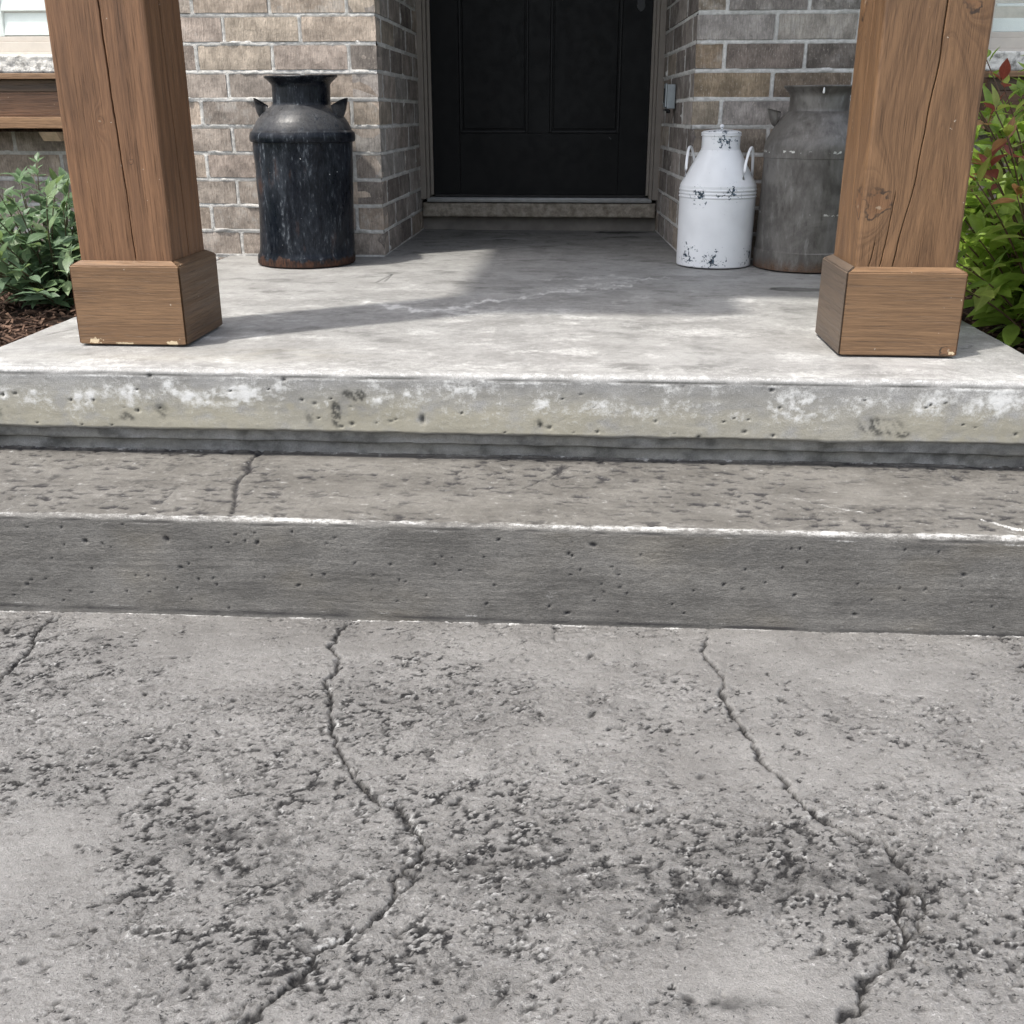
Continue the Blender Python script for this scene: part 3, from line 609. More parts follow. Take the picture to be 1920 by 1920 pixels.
def lay_wall(frame, u0, u1, first, pal, seed, holes=(), override=None, zlow=-3, corner_at_u0=True, dense_u=None, umax_ind=None):
    """frame: matrix, local +x along the wall, +z up, -y outwards. first(k)=length of the visible brick next to the corner at u=0 for course k.
    returns nothing; makes one part 'wall' (the mortar) with brick children"""
    rnd = random.Random(seed)
    lay = {}                                                     # course -> list of (ua, ub)
    ktop = int(2.55/COURSE)
    for k in range(zlow, ktop):
        row = []; u = 0.0; L = first(k)
        while u < u1:
            a, b_ = u, min(u+L, u1)
            z0, z1 = k*COURSE+.006, k*COURSE+.006+BH
            segs = [(a, b_)]
            for (ha, hb, hz0, hz1) in holes:
                if z1 > hz0+.01 and z0 < hz1-.01:
                    segs = [s for (p, q) in segs for s in ((p, min(q, ha)), (max(p, hb), q)) if s[1]-s[0] > .03]
            row += segs; u += L+.012; L = BL
        lay[k] = row
    # mortar sheet
    step = .0055
    us = np.arange(u0, (dense_u or u1), step); us = np.r_[us, np.arange(us[-1]+.05, u1, .05), u1] if (dense_u and u1 > dense_u+step) else us
    zs = np.r_[np.arange(zlow*COURSE+.02, TOPZ, step), 1.2, 1.5, 1.8, 1.955, 2.2, 2.55]
    U, Z = np.meshgrid(us, zs)
    k = np.floor(Z/COURSE).astype(int); fz = Z-k*COURSE
    wob = .0016*fbm(U*30, Z*30, 3, seed+1)+.0034*np.maximum(0, fbm(U*11, Z*22, 3, seed+2))
    db = np.minimum(fz-.005, COURSE+.005-.010-fz)                # depth inside the brick from bed joints (neg = joint)
    db = np.where(db < 0, -1e-3, np.minimum(fz-.006, .083-fz))
    dh = np.full(U.shape, -1.0)
    for kk, row in lay.items():
        m = k == kk
        if not m.any(): continue
        uu = U[m]; best = np.full(uu.shape, -1.0)
        for a, b_ in row: best = np.maximum(best, np.minimum(uu-a, b_-uu))
        dh[m] = best
    ins = np.minimum(db, dh)-wob-.0002                                 # >0 inside a brick face
    # spill on the brick's upper edge and lower edge
    H = np.where(ins < 0, .0024+.0030*(fbm(U*45, Z*45, 3, seed+3)+.1), .0008+np.clip(ins, 0, .02)*2.2)
    H = H-.0030*(np.minimum(db, dh) > -.001)*(ins < 0)
    smear = sm(.28, .5, fbm(U*8, Z*26, 3, seed+4))*(np.minimum(db, dh) < .010)
    H = H-smear*np.where(np.minimum(db, dh) > -.002, .0058, .003)
    drop = np.zeros(U.shape, bool)
    for (ha, hb, hz0, hz1) in holes:
        drop |= (U > ha+.003) & (U < hb-.003) & (Z > hz0+.003) & (Z < hz1-.003)
    P = np.stack([U, H, Z], -1)
    wl = link('wall', grid_mesh('wall', P, drop=drop), M_MORTAR, house)
    wl.matrix_parent_inverse = Matrix.Identity(4); wl.matrix_local = HI @ frame
    # bricks
    rest_v = []; rest_f = []; cnt = 0
    for kk, row in lay.items():
        for i, (a, b_) in enumerate(row):
            col = pal[rnd.randrange(len(pal))]; s = rnd.uniform(.88, 1.16)*1.38; col = tuple(c*s for c in col)
            if override and (kk, i) in override: col = override[(kk, i)]
            me = brick_of(b_-a, rnd)
            if (kk+1)*COURSE <= TOPZ and cnt < 295 and (umax_ind is None or a < umax_ind):
                o = bpy.data.objects.new('brick', me); COL.objects.link(o); o.parent = wl
                o.location = (a, rnd.uniform(-.001, .0012), kk*COURSE+.006+rnd.uniform(-.0007, .0007)); o.color = (*col, 1); cnt += 1
            else:
                n0 = len(rest_v)
                rest_v += [(v.co.x+a, v.co.y, v.co.z+kk*COURSE+.006) for v in me.vertices]
                rest_f += [tuple(n0+j for j in p.vertices) for p in me.polygons]
    if rest_v:
        me = mesh_from('brickwork', rest_v, rest_f)
        o = link('brickwork', me, M_BRICK, wl); o.color = (.27, .22, .18, 1); tag(o, None, None, None, 'stuff')
    return wl
W_AL = 1.079
WIN_L = (.92, 2.3, .617, 1.95); WIN_R = (.925, 2.3, .617, 1.95)
# left front wall: local +x runs away from the corner (towards -X): mirror frame so that the outside stays outside
def frame_xy(o, ux, out):
    """local x = ux, local -y = out"""
    ux = Vector((*ux, 0)).normalized(); out = Vector((*out, 0)).normalized()
    return Matrix(((ux.x, -out.x, 0, o[0]), (ux.y, -out.y, 0, o[1]), (0, 0, 1, 0), (0, 0, 0, 1)))
typeA = lambda k: k % 2 == 0
lay_wall(frame_xy((0, 0), (-1, 0), (0, -1)), .003, 2.9, lambda k: BL if typeA(k) else BD, PAL_L, 11, [WIN_L], dense_u=1.5, umax_ind=1.75)
ovr = {(8, 0): (.34, .31, .285), (8, 1): (.36, .325, .285), (7, 0): (.29, .22, .155), (7, 1): (.20, .165, .142), (7, 2): (.165, .142, .124), (6, 0): (.29, .225, .155), (6, 1): (.21, .165, .125),
       (5, 0): (.31, .26, .20), (5, 1): (.31, .28, .255), (4, 0): (.25, .21, .17), (9, 0): (.27, .225, .175), (9, 1): (.24, .215, .195), (9, 2): (.23, .21, .19), (3, 0): (.30, .28, .26)}
lay_wall(frame_xy((W_AL, 0), (1, 0), (0, -1)), .003, 2.6, lambda k: BL if typeA(k) else BD, PAL_R, 12, [WIN_R], ovr, dense_u=1.25, umax_ind=1.75)
RETL = 1.03
lay_wall(frame_xy((0, 0), (0, 1), (1, 0)), .003, RETL, lambda k: BD if typeA(k) else BL, PAL_S, 13, zlow=-1)
rdir = Vector((-.044, .95)).normalized()
lay_wall(frame_xy((W_AL, 0), rdir, (-rdir.y, rdir.x)), .003, RETL, lambda k: BD if typeA(k) else BL, PAL_S, 14, zlow=-1)
M_DARKIN = plain('dark_backing', (.03, .03, .03), .9)
M_INT = plain('interior_paint', (.42, .41, .39), .9)
def hbox(name, c0, c1, mat, parent=house, bevel=.0, off=(.54, 0, 0)):
    return box(name, [a-b for a, b in zip(c0, off)], [a-b for a, b in zip(c1, off)], mat, parent, bevel)
# wall cores behind the brickwork, leaving the window openings
for (x0, x1, wx0, wx1) in ((-2.9, -.085, -2.3, -.92), (W_AL+.05, W_AL+2.6, W_AL+.925, W_AL+2.3)):
    bm = bmesh.new()
    for c0, c1 in (((x0, .085, -.35), (x1, .25, .60)), ((x0, .085, 1.96), (x1, .25, 2.56))): bm_box(bm, c0, c1)
    lo, hi = min(wx0, wx1), max(wx0, wx1)
    if x0 < lo: bm_box(bm, (x0, .085, .60), (lo, .25, 1.96))
    if hi < x1: bm_box(bm, (hi, .085, .60), (x1, .25, 1.96))
    bm_box(bm, (x0, .25, -.35), (x0+.05, 1.2, 2.56)); bm_box(bm, (x0, 1.15, -.35), (x1, 1.2, 2.56))
    for v in bm.verts: v.co.x -= .54
    bm_obj('wall_core', bm, M_INT, house)
bm = bmesh.new(); bm_box(bm, (-.1, 1.06, -.3), (W_AL+.1, 1.15, 2.56)); bm_box(bm, (-2.9, .09, 2.5), (W_AL+2.6, 1.2, 2.56)) if False else None
for v in bm.verts: v.co.x -= .54
bm_obj('wall_core', bm, M_DARKIN, house)

# ---- door set
M_DOOR = (lambda b: b.bsdf(b.mul(b.mix(0., (.0030, .0033, .0037), (0, 0, 0)), b.ss(b.noise(b.coord(), 3, 4), .3, .7, .8, 1.25)), b.ss(b.noise(b.coord(), 30, 4), .3, .7, .42, .55), b.bump(b.noise(b.scale(b.coord(), (60, 60, 8)), 6, 3), .0005, .4), .16))(NB('black_door_paint'))
M_FRAME = plain('taupe_frame_paint', (.20, .175, .15), .55, .08)
M_ALU = plain('aluminium_sill', (.20, .20, .195), .4, .15, 30, .5, .6)
M_STONE = (lambda b: b.bsdf(b.mix(b.ss(b.noise(b.coord(), 28, 6, .7), .32, .68), (.17, .145, .115), (.36, .325, .27)), .9, b.bump(b.noise(b.coord(), 90, 5, .7), .004, 1), .2))(NB('rock_faced_sill'))
DY = .98
M_MOULD = plain('black_satin_moulding', (.0045, .005, .0055), .42, .1, 20, .22)
door = hbox('door', (.050, DY+.014, .153), (.985, DY+.05, 2.18), M_DOOR, house, .001)
tag(door, 'matt black door with two tall recessed panels')
for nm, c0, c1 in (('stile', (.050, DY, .153), (.168, DY+.016, 2.18)), ('stile', (.467, DY, .4085), (.560, DY+.016, 2.18)), ('stile', (.862, DY, .153), (.985, DY+.016, 2.18)), ('bottom_rail', (.1684, DY, .153), (.8616, DY+.016, .408))):
    hbox(nm, c0, c1, M_DOOR, door, .0015)
for px0, px1 in ((.168, .467), (.560, .862)):
    bm = bmesh.new(); w = .010
    for c0, c1 in (((px0+.0005, DY+.004, .409), (px0+w, DY+.0135, 2.18)), ((px1-w, DY+.004, .409), (px1-.0005, DY+.0135, 2.18)), ((px0+w+.0004, DY+.0042, .4092), (px1-w-.0004, DY+.0135, .409+w))):
        bm_box(bm, c0, c1, .003)
    for v in bm.verts: v.co.x -= .54
    bm_obj('panel_moulding', bm, M_MOULD, door)
    hbox('panel', (px0+.016, DY+.010, .425), (px1-.016, DY+.0138, 2.15), M_DOOR, door, .0035)
def tube(name, pts, rad, mat, parent=None, seg=10, flat=1.0, loc=None):
    pts = [Vector(p) for p in pts]; v = []; f = []
    ref = Vector((0, 0, 1))
    for i, p in enumerate(pts):
        t = (pts[min(i+1, len(pts)-1)]-pts[max(i-1, 0)]).normalized()
        a = t.cross(ref); a = a.normalized() if a.length > .2 else t.cross(Vector((0, 1, 0))).normalized()
        c = a.cross(t); r = rad[i] if isinstance(rad, (list, tuple)) else rad
        for k in range(seg):
            w = 2*math.pi*k/seg; q = p+a*math.cos(w)*r+c*math.sin(w)*r*flat; v.append(q)
    n = len(pts)
    for i in range(n-1):
        for k in range(seg): k2 = (k+1) % seg; f.append((i*seg+k, i*seg+k2, (i+1)*seg+k2, (i+1)*seg+k))
    f.append(tuple(range(seg))[::-1]); f.append(tuple((n-1)*seg+k for k in range(seg)))
    return link(name, mesh_from(name, v, f), mat, parent, loc, True)
M_IRON = plain('black_iron', (.012, .012, .013), .4, .2, 40, .5, .3)
bm = bmesh.new()
prof = [(.0, .885), (.010, .892), (.018, .905), (.0145, .918), (.016, .94), (.022, .96), (.022, 1.10), (.014, 1.14), (0, 1.16)]
ring = [(x, z) for x, z in prof]+[(-x, z) for x, z in prof[::-1][1:-1]]
fr = [bm.verts.new((.935-.54+x, DY-.006, z)) for x, z in ring]; bk = [bm.verts.new((.935-.54+x, DY-.0005, z)) for x, z in ring]
bm.faces.new(fr); bm.faces.new(bk[::-1])
for i in range(len(ring)): j = (i+1) % len(ring); bm.faces.new((fr[i], bk[i], bk[j], fr[j]))
bmesh.ops.recalc_face_normals(bm, faces=bm.faces[:])
bm_obj('handle_plate', bm, M_IRON, door)
tube('handle', [(.935-.54, DY-.004, .955), (.935-.54, DY-.035, .965), (.935-.54, DY-.052, 1.0), (.935-.54, DY-.052, 1.06), (.935-.54, DY-.03, 1.10), (.935-.54, DY-.004, 1.11)], .007, M_IRON, door)
bm = bmesh.new(); bm_box(bm, (-.006, -.0006, -.0006), (.006, .0004, .0006))
bmesh.ops.rotate(bm, verts=bm.verts, cent=(0, 0, 0), matrix=Matrix.Rotation(RAD(42), 3, 'Y'))
bm_obj('scratch', bm, plain('bare_scratch', (.10, .10, .10), .6), door, (.823-.54, DY-.0003, .389))
# jambs, brick mould and stop
dfm = hbox('door_frame', (.036, DY+.001, .150), (.0485, DY+.055, 2.19), M_FRAME, house, .001)
hbox('jamb', (.9865, DY+.001, .150), (.999, DY+.055, 2.19), M_FRAME, dfm, .001)
for x0, x1, y0 in ((-.006, .022, DY-.055), (.0224, .036, DY-.040), (.999, 1.0126, DY-.040), (1.013, 1.045, DY-.055)):
    hbox('brick_mould', (x0, y0, .135), (x1, DY+.06, 2.2), M_FRAME, dfm, .003)
hbox('jamb', (.050, DY-.05, 2.19), (.985, DY+.055, 2.4), M_FRAME, dfm, .003)
thr = hbox('threshold', (.037, DY-.048, .1292), (.998, DY+.03, .1425), M_ALU, house, .003)
hbox('sill_nose', (.024, DY-.058, .1228), (1.012, DY-.0485, .1385), M_ALU, thr, .003)
hbox('door_sweep', (.052, DY-.004, .1432), (.983, DY+.03, .1522), M_DARKIN, thr, .001)
def rough_sill(name, x0, x1, y0, y1, z0, z1, mat, amp, parent, seed):
    """stone sill with a rock-pitched front"""
    nx = int((x1-x0)/.008); pr = [(y1, z1+.006), (y0+.035, z1+.001), (y0+.004, z1)]+[(y0, z1-(z1-z0)*t) for t in np.linspace(.06, .94, 12)]+[(y0+.004, z0), (y1, z0)]
    xs = np.linspace(x0, x1, nx); A = np.array(pr); X = np.broadcast_to(xs[None], (len(pr), nx)); Yp = np.broadcast_to(A[:, :1], X.shape); Zp = np.broadcast_to(A[:, 1:], X.shape)
    fm = np.zeros(len(pr)); fm[2:15] = [.35]+[1]*11+[.5]
    hh = amp*(fbm(X*16, Zp*24, 4, seed, .6)+.5*np.abs(fbm(X*38, Zp*50, 3, seed+1)))*fm[:, None]
    endf = np.minimum(np.minimum((X-x0)/.02, (x1-X)/.02), 1)
    P = np.stack([X-.54, Yp-hh+.010*(1-endf)*fm[:, None], Zp+.25*hh], -1)
    eL = P[:, :1].copy(); eL[..., 1] = y1; eR = P[:, -1:].copy(); eR[..., 1] = y1
    return link(name, grid_mesh(name, np.concatenate([eL, P, eR], 1)), mat, parent)
rough_sill('door_sill', .003, 1.030, DY-.052, DY+.06, .060, .1195, M_STONE, .006, house, 501)
M_KICK = concrete('kick_concrete', (.16, .15, .135), (.24, .225, .20))
hbox('door_kick', (-.02, DY+.0, -.02), (1.06, DY+.07, .0585), plain('dark_kick_concrete', (.17, .155, .135), .85, .25, 9), house)

# ---- windows
M_WIN = plain('beige_window_frame', (.52, .475, .42), .45, .05)
M_WHITE = plain('white_shutter_paint', (.84, .86, .85), .45, .04)
def mat_glass():
    b = NB('window_glass')
    tr = b.n('ShaderNodeBsdfTransparent'); gl = b.n('ShaderNodeBsdfGlossy'); gl.inputs['Roughness'].default_value = .01; lw = b.n('ShaderNodeLayerWeight'); fc = V(b, lw.outputs['Facing']); refl = fc*fc*fc*fc*.6+.06
    tr.inputs[0].default_value = (.975, .992, .985, 1)
    mx = b.n('ShaderNodeMixShader'); b.t.links.new(refl.k, mx.inputs[0]); b.t.links.new(tr.outputs[0], mx.inputs[1]); b.t.links.new(gl.outputs[0], mx.inputs[2]); b.t.links.new(mx.outputs[0], b.out.inputs[0])
    return b.mat
M_GLASS = mat_glass()
M_SILL = (lambda b: b.bsdf(b.mix(b.ss(b.noise(b.coord(), 45, 6, .72), .30, .55), (.26, .25, .23), (.74, .72, .67)), .9, b.bump(b.noise(b.coord(), 80, 5, .7), .005, 1), .2))(NB('pale_rock_faced_sill'))
def window(xa, xb, near, label):
    """near = x of the jamb next to the door"""
    lo, hi = min(xa, xb), max(xa, xb)
    w = hbox('window', (lo+.004, .075, 1.90), (hi-.004, .12, 1.945), M_WIN, house, .002); tag(w, label)
    z0 = .690
    for c0, c1 in (((lo+.004, .048, z0), (hi-.004, .12, z0+.034)), ((lo+.004, .048, z0+.0343), (lo+.034, .12, 1.90)), ((hi-.034, .048, z0+.0343), (hi-.004, .12, 1.90))): hbox('frame', c0, c1, M_WIN, w, .002)
    hbox('sill_trim', (lo-.004, .030, .6795), (hi+.004, .10, .6892), M_WIN, w, .002)
    for c0, c1 in (((lo+.0345, .062, z0+.0347), (hi-.0345, .11, z0+.052)), ((lo+.0345, .062, z0+.0523), (lo+.054, .11, 1.895)), ((hi-.054, .062, z0+.0523), (hi-.0345, .11, 1.895))): hbox('sash', c0, c1, M_WIN, w, .002)
    hbox('pane', (lo+.052, .088, z0+.050), (hi-.052, .0915, 1.897), M_GLASS, w)
    return w, lo, hi, z0
wL, lo, hi, z0 = window(-2.3, -.92, -.92, 'beige framed window with closed white shutters above the planter box')
xx = lo+.06
for i in range(3):
    x1 = xx+(hi-lo-.12)/3
    for xs_ in ((xx+.002, xx+.036), (x1-.036, x1-.002)): hbox('shutter_stile', (xs_[0], .118, z0+.056), (xs_[1], .142, 1.89), M_WHITE, wL, .002)
    z = z0+.058
    for j in range(14):
        bm = bmesh.new(); bm_box(bm, (xx+.0365-.54, -.004, -.038), (x1-.0365-.54, .004, .038), .002)
        bmesh.ops.rotate(bm, verts=bm.verts, cent=(0, 0, 0), matrix=Matrix.Rotation(RAD(-14), 3, 'X'))
        bm_obj('slat', bm, M_WHITE, wL, (0, .13, z+.038)); z += .080
    xx = x1
wR, lo, hi, z0 = window(W_AL+.925, W_AL+2.3, W_AL+.925, 'beige framed window with open white shutter slats behind the red-tipped shrub')
hbox('shutter_stile', (lo+.056, .118, z0+.056), (lo+.072, .142, 1.89), M_WHITE, wR, .002)
hbox('shutter_rail', (lo+.0725, .118, z0+.056), (hi-.056, .142, z0+.098), M_WHITE, wR, .002)
for j in range(16):
    bm = bmesh.new(); bm_box(bm, (lo+.073-.54, -.030, -.0035), (hi-.057-.54, .030, .0035), .002)
    bmesh.ops.rotate(bm, verts=bm.verts, cent=(0, 0, 0), matrix=Matrix.Rotation(RAD(8), 3, 'X'))
    bm_obj('slat', bm, M_WHITE, wR, (0, .135, z0+.14+j*.062))
rough_sill('window_sill', -2.36, -.89, -.035, .09, .619, .6785, M_SILL, .007, house, 511)
rough_sill('window_sill', W_AL+.895, W_AL+2.36, -.035, .09, .619, .6785, M_SILL, .007, house, 517)

# ------------------------------------------------------------------ wood
def mat_wood(name, horiz=False, knots=(), arch=None, dark=(.085, .040, .020), lite=(.24, .130, .068), freq=150, seed=0., blot=(.060, .042, .034), rough=.52, gray=0.0, chips=()):
    """knots: (u, v, size, strength) in metres on the grain plane; grain runs along v"""
    b = NB(name); c = b.coord(); x, y, z = b.sep(c)
    if horiz: u, v = z, x+y
    else: u, v = x+y, z
    cs = b.comb(u+seed, v, seed*.37)
    low = b.noise(b.scale(cs, (9, 1.1, 1)), 1, 3, .5)
    F = u+low*.060
    if arch:
        du = u-arch[0]; F = b.sqrt(du*du+.00006)*1.0+v*arch[1]+low*.04
    for ku, kv, ks, kk in knots:
        F = F+b.gauss(u, v, ku, kv, ks, ks*2.0)*(ks*kk)
    F = F+seed
    g1 = b.noise1(F, freq, 4, .62); g2 = b.noise1(F, freq*.22, 2, .5)
    fib = b.noise(b.scale(cs, (420, 16, 1)), 1, 4, .65); fib2 = b.noise(b.scale(cs, (90, 2.2, 1)), 1, 4, .6)
    blo = b.noise(b.scale(cs, (9, 3.2, 1)), 1, 5, .6)
    t = g1*.30+g2*.24+fib2*.30+fib*.16
    base = b.mix(b.ss(t, .30, .70), dark, lite)
    base = b.mul(base, b.ss(fib, .28, .72, .80, 1.16))
    base = b.mix(b.ss(blo, .50, .74, 0, .55), base, b.mul(base, .58))
    base = b.mix(b.ss(blo, .44, .26, 0, .35), base, b.mul(b.mix(0., lite, lite), 1.1))
    if gray: base = b.mix(gray, base, (.14, .115, .095))
    if knots:
        kw = b.noise(cs, 38, 3, .6); kw2 = b.noise(b.scale(cs, (1, 1, 1), (5.3, 2.1, 0)), 24, 3, .6)
    for ku, kv, ks, kk in knots:
        core = b.gauss(u+(kw-.5)*(ks*1.5), v+(kw2-.5)*(ks*2.2), ku, kv, ks*.52, ks*.62)
        base = b.mix(b.ss(core, .22, .80, 0, .34), base, (.16, .070, .030))
        rim = b.max(b.ss(core, .22, .34)-b.ss(core, .40, .56), 0.0)
        base = b.mix(rim*b.ss(kw2, .42, .60, .15, .9), base, (.028, .017, .011))
        base = b.mix(b.ss(core, .93, .985, 0, .55), base, (.34, .27, .19))
    for cx_, cy_, r1, r2 in chips:
        g = b.gauss(u+(blo-.5)*.012, v, cx_, cy_, r1, r2)+(b.noise(cs, 160, 3)-.5)*1.3
        base = b.mix(b.ss(g, .66, .76, 0, .95), base, (.58, .46, .30))
    sp = b.noise(cs, 95, 2, .5)
    base = b.mix(b.ss(sp, .765, .79, 0, .7), base, (.45, .38, .30))
    chk = b.noise(b.scale(cs, (520, 7, 1)), 1, 3, .6)
    base = b.mix(b.ss(chk, .60, .70, 0, .38), base, b.mul(base, .35))
    hgt = g1*.5+fib*.5+fib2*.4-b.ss(chk, .58, .70)*.8
    return b.bsdf(base, b.ss(fib2, .3, .7, rough-.08, rough+.10), b.bump(hgt, .0013, .8), .42)

PW = .104                                                         # half width of a post
def loft_post(name, mat, parent, cracks, h0, h1, seed):
    """square timber with rounded arrises; cracks: side -> list of (pts[(z,offset)], width, depth)"""
    rnd = random.Random(seed)
    zs = [h0+(1.25-h0)*i/90 for i in range(91)]+[1.6, 2.0, h1]
    r = .006; rings = []
    def interp(pts, z):
        if z <= pts[0][0]: return pts[0][1], 1 if z >= pts[0][0]-1e-6 else 0
        for a, b in zip(pts, pts[1:]):
            if a[0] <= z <= b[0]: t = (z-a[0])/(b[0]-a[0]); return a[1]+(b[1]-a[1])*t, 1
        return pts[-1][1], 0
    for zi, z in enumerate(zs):
        ring = []
        for side in range(4):
            ang = side*math.pi/2
            loc = [(-PW+r, 0)]
            cr = sorted(cracks.get(side, []), key=lambda c: interp(c[0], z)[0])
            last = -PW+r
            for pts, w, d in cr:
                o, on = interp(pts, z)
                o += .0007*math.sin(z*17+seed)+.0005*math.sin(z*51+seed*2)+rnd.uniform(-.0004, .0004)
                ww = w*(.6+.5*abs(math.sin(z*4.1+seed)))*on+.0002; dd = d*on*min(1, .35+ww/w)
                o = min(max(o, last+ww+.003), PW-r-.004)
                loc += [(o-ww-.0015, 0), (o-ww, .0006*on), (o, dd), (o+ww, .0006*on), (o+ww+.0015, 0)]; last = o+ww+.0015
            loc += [(PW-r, 0), (PW-r*.3, r*.3)]
            for a, d in loc:
                x, y = a, -PW+d
                ring.append((x*math.cos(ang)-y*math.sin(ang), x*math.sin(ang)+y*math.cos(ang), z))
        rings.append(ring)
    m = len(rings[0]); v = [p for rg in rings for p in rg]; f = []
    for i in range(len(zs)-1):
        for k in range(m): k2 = (k+1) % m; f.append((i*m+k, i*m+k2, (i+1)*m+k2, (i+1)*m+k))
    f.append(tuple(range((len(zs)-1)*m, len(zs)*m)))
    return link(name, mesh_from(name, v, f), mat, parent)
H_ROOF = 2.40
def board_ring(parent, mats, h, bw, th, z0=.004):
    """four mitred base boards with chamfered tops round a post; bw = outer half width"""
    for side, mat in enumerate(mats):
        ang = side*math.pi/2; g = .0011
        o, i_, c = bw, bw-th, .017
        P = [(-o+g, -o, z0), (o-g, -o, z0), (i_-g, -i_, z0), (-i_+g, -i_, z0),
             (-o+g, -o, h), (o-g, -o, h), (i_-g, -i_, h+.011), (-i_+g, -i_, h+.011)]
        oc = (o-c)
        F = [(0, 1, 5, 4), (4, 5, 6, 7), (1, 2, 6, 5), (3, 0, 4, 7), (2, 3, 7, 6), (3, 2, 1, 0)]
        bm = bmesh.new(); vs_ = [bm.verts.new(p) for p in P]
        for q in F: bm.faces.new([vs_[k] for k in q])
        bmesh.ops.bevel(bm, geom=bm.edges[:], offset=.0022, segments=2, affect='EDGES')
        bmesh.ops.rotate(bm, verts=bm.verts, cent=(0, 0, 0), matrix=Matrix.Rotation(ang, 3, 'Z'))
        o_ = bm_obj('base_board', bm, mat, parent)
# left post
PLx, PRx, PY = -.2800, 1.3930, -1.4745
post_l = empty('porch_post', (PLx, PY, 0), 'brown timber porch post with one long straight crack, next to the black milk can side', 'post')
tag(post_l, 'brown timber porch post with one long straight crack, on the side of the black can')
M_PL = mat_wood('stained_post_timber', False, [(-.020-PW, .470, .017, 1.8), (.038-PW, .392, .008, 1.6)], None, seed=1.3, dark=(.118, .058, .028), lite=(.215, .110, .054), freq=120)
loft_post('shaft', M_PL, post_l, {0: [([(.18, .022), (.35, .018), (.6, .012), (.8, .006), (2.4, .0)], .0016, .020)], 1: [([(.18, .0), (.5, -.010), (.75, -.022), (2.4, -.03)], .0042, .024)], 2: [([(.2, 0), (2.4, .01)], .002, .015)]}, .03, H_ROOF, 2)
def M_base(seed, chips=(), knots=(), **k): return mat_wood('stained_base_board', True, knots, None, seed=seed, freq=110, chips=chips, **k)
BW = .1235
board_ring(post_l, [M_base(2.1, [(.012, -.085-BW, .010, .022), (.007, -.02-BW, .004, .035), (.008, .09-BW, .007, .02)], dark=(.128, .070, .034), lite=(.202, .116, .058)),
                    M_base(3.4, (), (), dark=(.085, .050, .028), lite=(.165, .100, .055)), M_base(4.2), M_base(5.7)], .176, BW, .019)
# right post
post_r = empty('porch_post', (PRx, PY-.006, 0), 'brown timber porch post with big knot and wavy crack, on the grey milk can side', 'post')
M_PR = mat_wood('knotty_post_timber', False, [(-.074-PW, .318, .044, 2.2), (.060-PW, .70, .036, 2.0)], (.035-PW, .20), seed=2.6, dark=(.098, .051, .024), lite=(.200, .110, .053), freq=115)
loft_post('shaft', M_PR, post_r, {0: [([(.18, -.030), (.24, -.022), (.30, -.012), (.36, -.002), (.42, -.0), (.50, .004), (.58, .012), (.70, .014), (2.4, .03)], .0013, .014),
                                       ([(.18, -.056), (.25, -.046), (.33, -.040)], .0012, .008), ([(.18, -.078), (.235, -.070)], .0010, .007)], 3: [([(.2, .02), (2.4, 0)], .0008, .006)]}, .03, H_ROOF, 5)
board_ring(post_r, [M_base(6.3, [(.010, .112-BW, .006, .010)], [(.015, .105-BW, .020, 1.2)], dark=(.118, .066, .033), lite=(.192, .112, .057)),
                    M_base(7.2), M_base(8.8), M_base(9.6, (), (), gray=.35, dark=(.055, .036, .024), lite=(.13, .088, .056))], .178, BW, .019)
# shoe under each post keeps the timber off the slab
for p_ in (post_l, post_r): box('post_shoe', (-.095, -.095, .0), (.095, .095, .03), M_IRON, p_, .001)

# ---- porch roof carried by the posts (above the picture)
M_ROOF = plain('pale_soffit_bounce', (.66, .64, .60), .7)  # unseen underside made pale to bounce light into the porch shade
roof = empty('porch_roof', (.54, -.9, H_ROOF), 'flat timber porch roof carried by the two posts, notched to shape its shadow', 'roof')
def slab(name, poly, z0, z1, mat, parent, off):
    v = [(x-off[0], y-off[1], z-off[2]) for z in (z0, z1) for x, y in poly]; n = len(poly)
    f = [tuple(range(n))[::-1], tuple(range(n, 2*n))]+[(i, (i+1) % n, n+(i+1) % n, n+i) for i in range(n)]
    return link(name, mesh_from(name, v, f), mat, parent)
slab('roof_deck', [(-.60, -1.80), (.13, -1.80), (.13, -1.50), (1.72, -1.50), (1.72, 1.2), (-.60, 1.2)], H_ROOF+.004, H_ROOF+.16, M_ROOF, roof, (.54, -.9, H_ROOF))  # front notch shaped to let a sun patch fall by the right post

